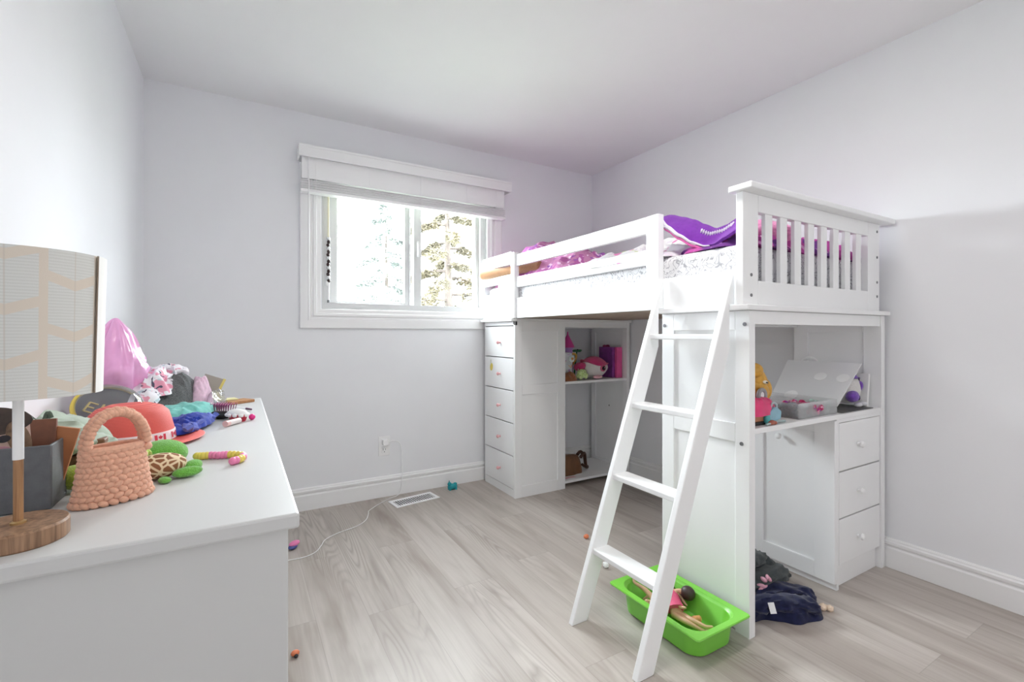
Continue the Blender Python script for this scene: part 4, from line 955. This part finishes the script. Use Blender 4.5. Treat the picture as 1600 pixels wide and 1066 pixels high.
# straw hat
ht = thing('straw_hat', (.195, -1.575, TOP), 'red straw sun hat with a white maple leaf flag band on the dresser', 'hat')
HC = Vector((.195, -1.575, TOP))
crown = [(.098, .004), (.094, .03), (.089, .052), (.082, .078), (.068, .092), (.045, .100), (.02, .103), (.001, .103)]
MB().lathe(crown, HC, 64, cap=False).lathe([(.094, .002), (.086, .05), (.076, .078), (.04, .096), (.001, .098)], HC, 64, cap=False).build('crown', STRAW, ht, auto=60)
MB().lathe([(.090, .003), (.125, .0035), (.160, .006), (.163, .0075), (.160, .009), (.125, .0065), (.090, .006)], HC, 64, cap=False).build('brim', STRAW, ht, auto=60)
bd = MB().lathe([(.0975, .006), (.0990, .007), (.0955, .030), (.0935, .0305)], HC, 64, cap=False).build('band', paint('white_ribbon', (.80, .76, .78), .6), ht)
FR = paint('flag_red', (.62, .05, .09), .6)
LEAF = [(0, -.5), (.04, -.22), (.28, -.25), (.24, -.14), (.48, .08), (.40, .12), (.45, .28), (.28, .25), (.25, .32), (.12, .2), (.17, .42), (.09, .38), (0, .5), (-.09, .38), (-.17, .42), (-.12, .2), (-.25, .32), (-.28, .25), (-.45, .28), (-.40, .12), (-.48, .08), (-.24, -.14), (-.28, -.25), (-.04, -.22)]
def onband(du, dv, a0):
    zz = .0185 + dv; rr = .0993 - (zz - .007) * .150 + .0006
    a = a0 + du / rr
    return HC + Vector((rr * math.cos(a), rr * math.sin(a), zz))
for k in range(12):
    a0 = math.radians(-103 + 30 * k)
    b = MB()
    for x0, x1 in ((-.0150, -.0080), (.0080, .0150)):
        v_ = [onband(x, z_, a0) for x in (x0, (x0 + x1) / 2, x1) for z_ in (-.0075, .0075)]
        b._add(v_, [(0, 2, 3, 1), (2, 4, 5, 3)])
    b._add([onband(x * .0125, z_ * .0125, a0) for x, z_ in LEAF], [tuple(range(len(LEAF)))])
    b.build('flag_print', FR, bd)
# folded clothes right of the hat
cloth('blue_swimsuit', 'royal blue ruffled swimsuit lying on the hat brim under the teal shirt', 'clothing', fabric('royal_blue', (.025, .05, .33), .25), [(.27, -1.60), (.315, -1.57), (.345, -1.50), (.368, -1.42), (.362, -1.34), (.30, -1.32), (.22, -1.42), (.25, -1.52)], TOP + .010, .026, amp=.012, freq=18, seed=41, p=4)
bs = bpy.data.objects['blue_swimsuit']
q = [(.312 + .010 * math.sin(k * 1.3) + .055 * k / 30, -1.58 + .25 * k / 30, TOP + .022 + .006 * math.sin(k * 1.9)) for k in range(31)]
MB().tube(q, .011, 8, flat=.6).build('ruffle', fabric('periwinkle', (.13, .17, .52), .2), bs)
cloth('teal_shirt', 'teal green folded shirt on the blue swimsuit', 'shirt', fabric('teal_jersey', (.17, .50, .45), .08), [(.21, -1.46), (.28, -1.45), (.325, -1.40), (.365, -1.31), (.36, -1.22), (.26, -1.22), (.19, -1.32)], TOP + .026, .030, amp=.012, freq=16, seed=43, p=5)
hv = MB().heap([(.17, -1.20), (.24, -1.18), (.29, -1.11), (.315, -1.02), (.31, -.92), (.2, -.88), (.14, -1.0)], TOP + .001, .105, amp=.016, freq=12, seed=45, p=4).build('grey_sweater', HEATHER, loc=(.25, -1.05, TOP), auto=70)
tag(hv, 'dark heather grey knitted sweater in the clothes heap on the dresser', 'sweater')
cloth('printed_pyjamas', 'white pyjamas with pink and grey print on top of the grey sweater', 'pyjamas', PRINT, [(.13, -1.17), (.19, -1.24), (.235, -1.17), (.25, -1.06), (.275, -.95), (.25, -.87), (.15, -.87), (.11, -1.0)], TOP + .078, .065, amp=.045, freq=13, seed=47, p=2.5)
MB().rag([(.215, -1.00, TOP + .125), (.175, -1.11, TOP + .12), (.165, -1.20, TOP + .09), (.185, -1.27, TOP + .055)], .038, .55, .35, 5).build('sleeve', PRINT, bpy.data.objects['printed_pyjamas'], auto=80)
MB().rag([(.15, -.98, TOP + .13), (.21, -.96, TOP + .145), (.27, -.95, TOP + .13)], .04, .6, .35, 7).build('fold', PRINT, bpy.data.objects['printed_pyjamas'], auto=80)
cloth('pale_pink_blouse', 'pale pink baby blouse at the right end of the clothes heap', 'clothing', fabric('pale_pink', (.72, .50, .62), .15), [(.285, -1.08), (.315, -1.09), (.345, -1.02), (.35, -.95), (.32, -.90), (.28, -.95)], TOP + .001, .100, amp=.018, freq=22, seed=49, p=4, seg=48)
cloth('clear_bag', 'crumpled clear plastic bag beside the pale pink blouse', 'plastic bag', CLEAR, [(.33, -1.10), (.37, -1.08), (.395, -1.0), (.395, -.90), (.36, -.86), (.335, -.95)], TOP + .001, .065, amp=.015, freq=20, seed=51, p=3, seg=48)
MR = Matrix.Translation((.295, -.855, TOP - .03)) @ Matrix.Rotation(math.radians(24), 4, 'Y') @ Matrix.Rotation(math.radians(20), 4, 'Z')
yc = thing('yellow_card', (.295, -.855, TOP), 'grey card with a yellow edge standing behind the pale pink blouse', 'card')
MB().box(-.040, .030, -.002, .002, .035, .150, MR).build('card_sheet', paint('taupe_card', (.36, .34, .30), .6), yc)
MB().box(.030, .040, -.003, .003, .035, .152, MR).build('yellow_edge', paint('yellow_card_edge', (.68, .58, .18), .6), yc)
tag(MB().box(-.05, .05, -.035, .035, 0, .012, Matrix.Translation((.435, -.90, TOP)) @ Matrix.Rotation(math.radians(35), 4, 'Z')).build('wooden_comb', wood('orange_wood', (.36, .16, .06), (.55, .28, .12), (20, 200, 20)), loc=(.435, -.90, TOP), bevel=.003), 'orange brown wooden comb at the back corner of the dresser', 'comb')
tag(MB().box(-.035, .035, -.03, .03, 0, .004, Matrix.Translation((.395, -.88, TOP + .013)) @ Matrix.Rotation(math.radians(15), 4, 'Z')).build('yellow_note', paint('pale_yellow_paper', (.74, .70, .36), .7), loc=(.395, -.88, TOP + .013)), 'pale yellow paper note on the wooden comb', 'paper')
# brush
br = thing('hair_brush', (.385, -1.28, TOP), 'black hair brush with pink tipped bristles lying on the dresser', 'brush')
Mb = Matrix.Translation((.392, -1.275, TOP)) @ Matrix.Rotation(math.radians(-40), 4, 'Z')
BK = paint('black_brush', (.012, .012, .013), .35)
MB().ball((.388, -1.285, TOP + .013), (.046, .024, .013), rot('Z', -40)).build('brush_head', BK, br)
MB().tube([Mb @ Vector((.03, 0, .010)), Mb @ Vector((.045, 0, .008)), Mb @ Vector((.058, 0, .008))], [.006, .005, .006], 10).build('brush_handle', BK, br)
b = MB()
for i in range(9):
    for j in range(4):
        xx = -.032 + .008 * i; yy = -.014 + .009 * j; b.mi = 0
        p0 = Mb @ Vector((xx, yy, .018)); p1 = Mb @ Vector((xx * 1.15, yy * 1.5, .048)); b.tube([p0, p1], .0011, 5); b.mi = 1; b.ball(p1, .0018, seg=6, n=4)
b.build('bristles', [paint('plum_bristle', (.18, .03, .10), .4), paint('pink_tip', (.60, .18, .35), .4)], br)
cu = thing('toy_cupcake', (.436, -1.365, TOP), 'red and white toy cupcake lying beside the hair brush', 'toy')
Mc = rot('Z', -45)
MB().lathe([(.001, 0), (.024, 0), (.027, .004), (.033, .020), (.033, .023), (.001, .024)], (.436, -1.365, TOP), 32, Mc, sx=1.05, sy=.62).build('red_case', paint('cup_red', (.48, .02, .045), .35), cu)
b = MB(); b.ball((.434, -1.362, TOP + .026), (.036, .021, .013), Mc, seg=28, n=14)
for k in range(10):
    q = Mc @ Vector((.033 * math.cos(k * PI / 5), .019 * math.sin(k * PI / 5), 0)); b.ball(Vector((.434, -1.362, TOP + .021)) + q, (.009, .008, .007), seg=10, n=6)
b.build('white_icing', paint('icing_white', (.80, .81, .80), .5), cu)
tag(MB().ball((.476, -1.365, TOP + .010), .010, seg=16, n=10).build('pink_bead', paint('hot_pink_bead', (.75, .03, .25), .3), loc=(.476, -1.365, TOP)), 'hot pink round bead beside the toy cupcake', 'bead')
lb = thing('lip_balm', (.42, -1.43, TOP), 'pale pink lip balm tube lying in front of the toy cupcake', 'tube')
a_, b_ = Vector((.403, -1.462, TOP + .0095)), Vector((.440, -1.410, TOP + .0095)); m_ = a_.lerp(b_, .22)
MB().cyl(a_, m_, .0095, .0095, 18).build('cap', paint('balm_pink', (.78, .50, .48), .35), lb)
MB().cyl(m_, b_, .0085, .0085, 18).build('barrel', paint('balm_white', (.80, .72, .70), .35), lb)
st = thing('glitter_tube', (.45, -1.12, TOP), 'thin clear tube with a dark tip behind the toy cupcake', 'tube')
MB().cyl((.425, -1.06, TOP + .006), (.462, -1.13, TOP + .006), .005, .005, 12).build('barrel', FROST, st)
MB().cyl((.462, -1.13, TOP + .006), (.478, -1.16, TOP + .006), .004, .003, 12).build('tip', paint('plum_tip', (.12, .04, .09), .4), st)
# bracelet
YB = paint('yellow_bead', (.74, .58, .10), .35); PB = paint('pink_bead_mat', (.80, .22, .42), .35)
br2 = thing('bead_bracelet', (.41, -1.88, TOP), 'beaded bracelet of yellow and pink beads lying on the dresser', 'bracelet')
path = spline([(.358, -1.862, 0), (.37, -1.866, 0), (.385, -1.868, 0), (.40, -1.878, 0), (.415, -1.880, 0), (.43, -1.888, 0), (.445, -1.905, 0), (.447, -1.925, 0), (.440, -1.940, 0), (.428, -1.950, 0)], 2)
for k, p_ in enumerate(path):
    MB().ball((p_.x, p_.y, TOP + .0085), .0085, seg=14, n=8).build('bead', [PB, YB][1 if k in (0, 1, 2, 3, 9, 10, 11, 12, 15, 16) else 0], br2)
# toy bubble pack
bp = thing('bubble_pack', (.10, -1.30, TOP), 'clear domed toy package with a yellow rim and black printed card', 'toy package')
BC = Vector((.115, -1.36, TOP)); 
nrm = Vector((.36, -.62, .70)).normalized(); qb = Vector((0, 0, 1)).rotation_difference(nrm).to_matrix()
base = BC + Vector((0, 0, .062))
MB().lathe([(.082, -.004), (.082, .004), (.001, .004)], base, 40, qb).build('card', paint('pack_black', (.05, .055, .06), .5), bp)
MB().tube([base + qb @ Vector((.083 * math.cos(2 * PI * k / 48), .083 * math.sin(2 * PI * k / 48), .002)) for k in range(48)], .006, 8, loop=True).build('rim', paint('pack_yellow', (.75, .58, .10), .4), bp)
MB().lathe([(.081, .006), (.076, .026), (.060, .044), (.035, .055), (.001, .059)], base, 40, qb, cap=False).build('dome', CLEAR, bp)
b = MB()
def bar(x0, y0, x1, y1, w_=.0035): b.tube([base + qb @ Vector((x0, y0, .006)), base + qb @ Vector((x1, y1, .006))], w_, 6, flat=.6)
for s_ in [(-.055, -.028, -.050, .006), (-.055, -.028, -.035, -.030), (-.053, -.011, -.036, -.012), (-.050, .006, -.030, .004), (-.022, -.028, -.018, .008), (-.006, -.026, .0, .012)]: bar(*s_)
b.tube([base + qb @ Vector((.010 + .014 * math.cos(t), .004 + .012 * math.sin(t), .006)) for t in [2 * PI * k / 20 for k in range(20)]], .0035, 6, loop=True, flat=.6)
b.build('lettering', paint('pack_gold', (.62, .48, .10), .4), bp)
b = MB(); b.box(.030, .044, -.075, .07, .004, .008); b.ball((.062, -.005, .012), (.016, .022, .010), seg=12, n=8)
for v_ in b.bm.verts: v_.co = base + qb @ v_.co
b.build('strap', [paint('pack_grey', (.60, .60, .64), .5)], bp)
# shiny pink bag
PKF = paint('pink_foil', (.82, .40, .68), .2, .06, 9)
def foil(q):
    k = 1 - .52 * max(0, q.z) - .05 * q.z
    a_ = math.atan2(q.y, q.x); n_ = .10 * noise.noise(q * 2.1 + Vector((5, 1, 0))) + .26 * ((1 - abs(noise.noise(Vector((math.cos(a_) * 2.2, math.sin(a_) * 2.2, q.z * 1.3 + 3))))) ** 4 - .5) + .16 * max(0, q.z) ** 2 * math.sin(a_ * 7 + q.z * 2)
    return Vector((q.x * k * (1 + n_), q.y * k * (1 + n_), q.z))
tag(MB().ball((.088, -1.135, TOP + .168), (.084, .092, .168), fn=foil, seg=48, n=32).build('pink_bag', PKF, loc=(.088, -1.135, TOP), auto=80), 'shiny pink inflated foil bag standing against the wall behind the clothes heap', 'bag')

# ================================================================== outside the window
GR = paint('lawn_green', (.16, .185, .13), .9, .3, 2)
struct(MB().box(-25, 30, .4, 45, -2.4, -2.3).build('ground', GR), 'lawn below the window outside', 'ground')
NEED = paint('needle_olive', (.056, .046, .026), .8, .35, 3); NEED2 = paint('needle_green', (.13, .145, .14), .8, .3, 3)
BARK = paint('bark_brown', (.03, .022, .018), .9, .3, 12, .5, 60)
def conifer(name, label, x, y, h, spread, nb, nn, mat_, seed, z0=-2.3, sz=.09):
    random.seed(seed); r_ = thing(name, (x, y, z0), label, 'tree')
    MB().tube([(x, y, z0), (x + .05, y, z0 + h * .5), (x, y, z0 + h)], [.16, .10, .02], 10).build('trunk', BARK, r_)
    br_ = MB(); fo = MB()
    for i in range(nb):
        t = (i + .5) / nb; z = z0 + h * (.22 + .76 * t); a = i * 2.4 + random.uniform(-.3, .3); ln = spread * (1 - t) ** .8 * random.uniform(.7, 1.1) + .15
        pts = [Vector((x + math.cos(a) * ln * s, y + math.sin(a) * ln * s, z - .30 * ln * s * s + .10 * ln * s)) for s in (0, .33, .66, 1)]
        pts = spline(pts, 4); br_.tube(pts, [.028 * (1 - k / len(pts)) + .006 for k in range(len(pts))], 5)
        for k in range(nn):
            s = random.uniform(.15, 1) ** .7; p_ = pts[min(len(pts) - 1, int(s * len(pts)))] + Vector((random.uniform(-.1, .1), random.uniform(-.1, .1), random.uniform(-.16, .06))) * (ln / 1.2)
            for j in range(7):
                d = Vector((random.uniform(-1, 1), random.uniform(-1, 1), random.uniform(-.9, .5))).normalized() * sz * random.uniform(.6, 1.3)
                w_ = d.cross(Vector((random.uniform(-1, 1), random.uniform(-1, 1), random.uniform(-1, 1)))).normalized() * sz * .12
                fo._add([p_ - w_, p_ + w_, p_ + d], [(0, 1, 2)])
    br_.build('branches', BARK, r_); o = fo.build('needles', mat_, r_, auto=0); o['kind'] = 'stuff'
    return r_
conifer('conifer_tree', 'sparse olive conifer close outside the right window pane', 3.6, 4.6, 6.2, 1.8, 46, 130, NEED, 2, sz=.10)
conifer('conifer_tree', 'pale green conifer far outside beyond the left window pane', 6.0, 17.5, 9.3, 2.6, 34, 60, NEED2, 5, sz=.3)
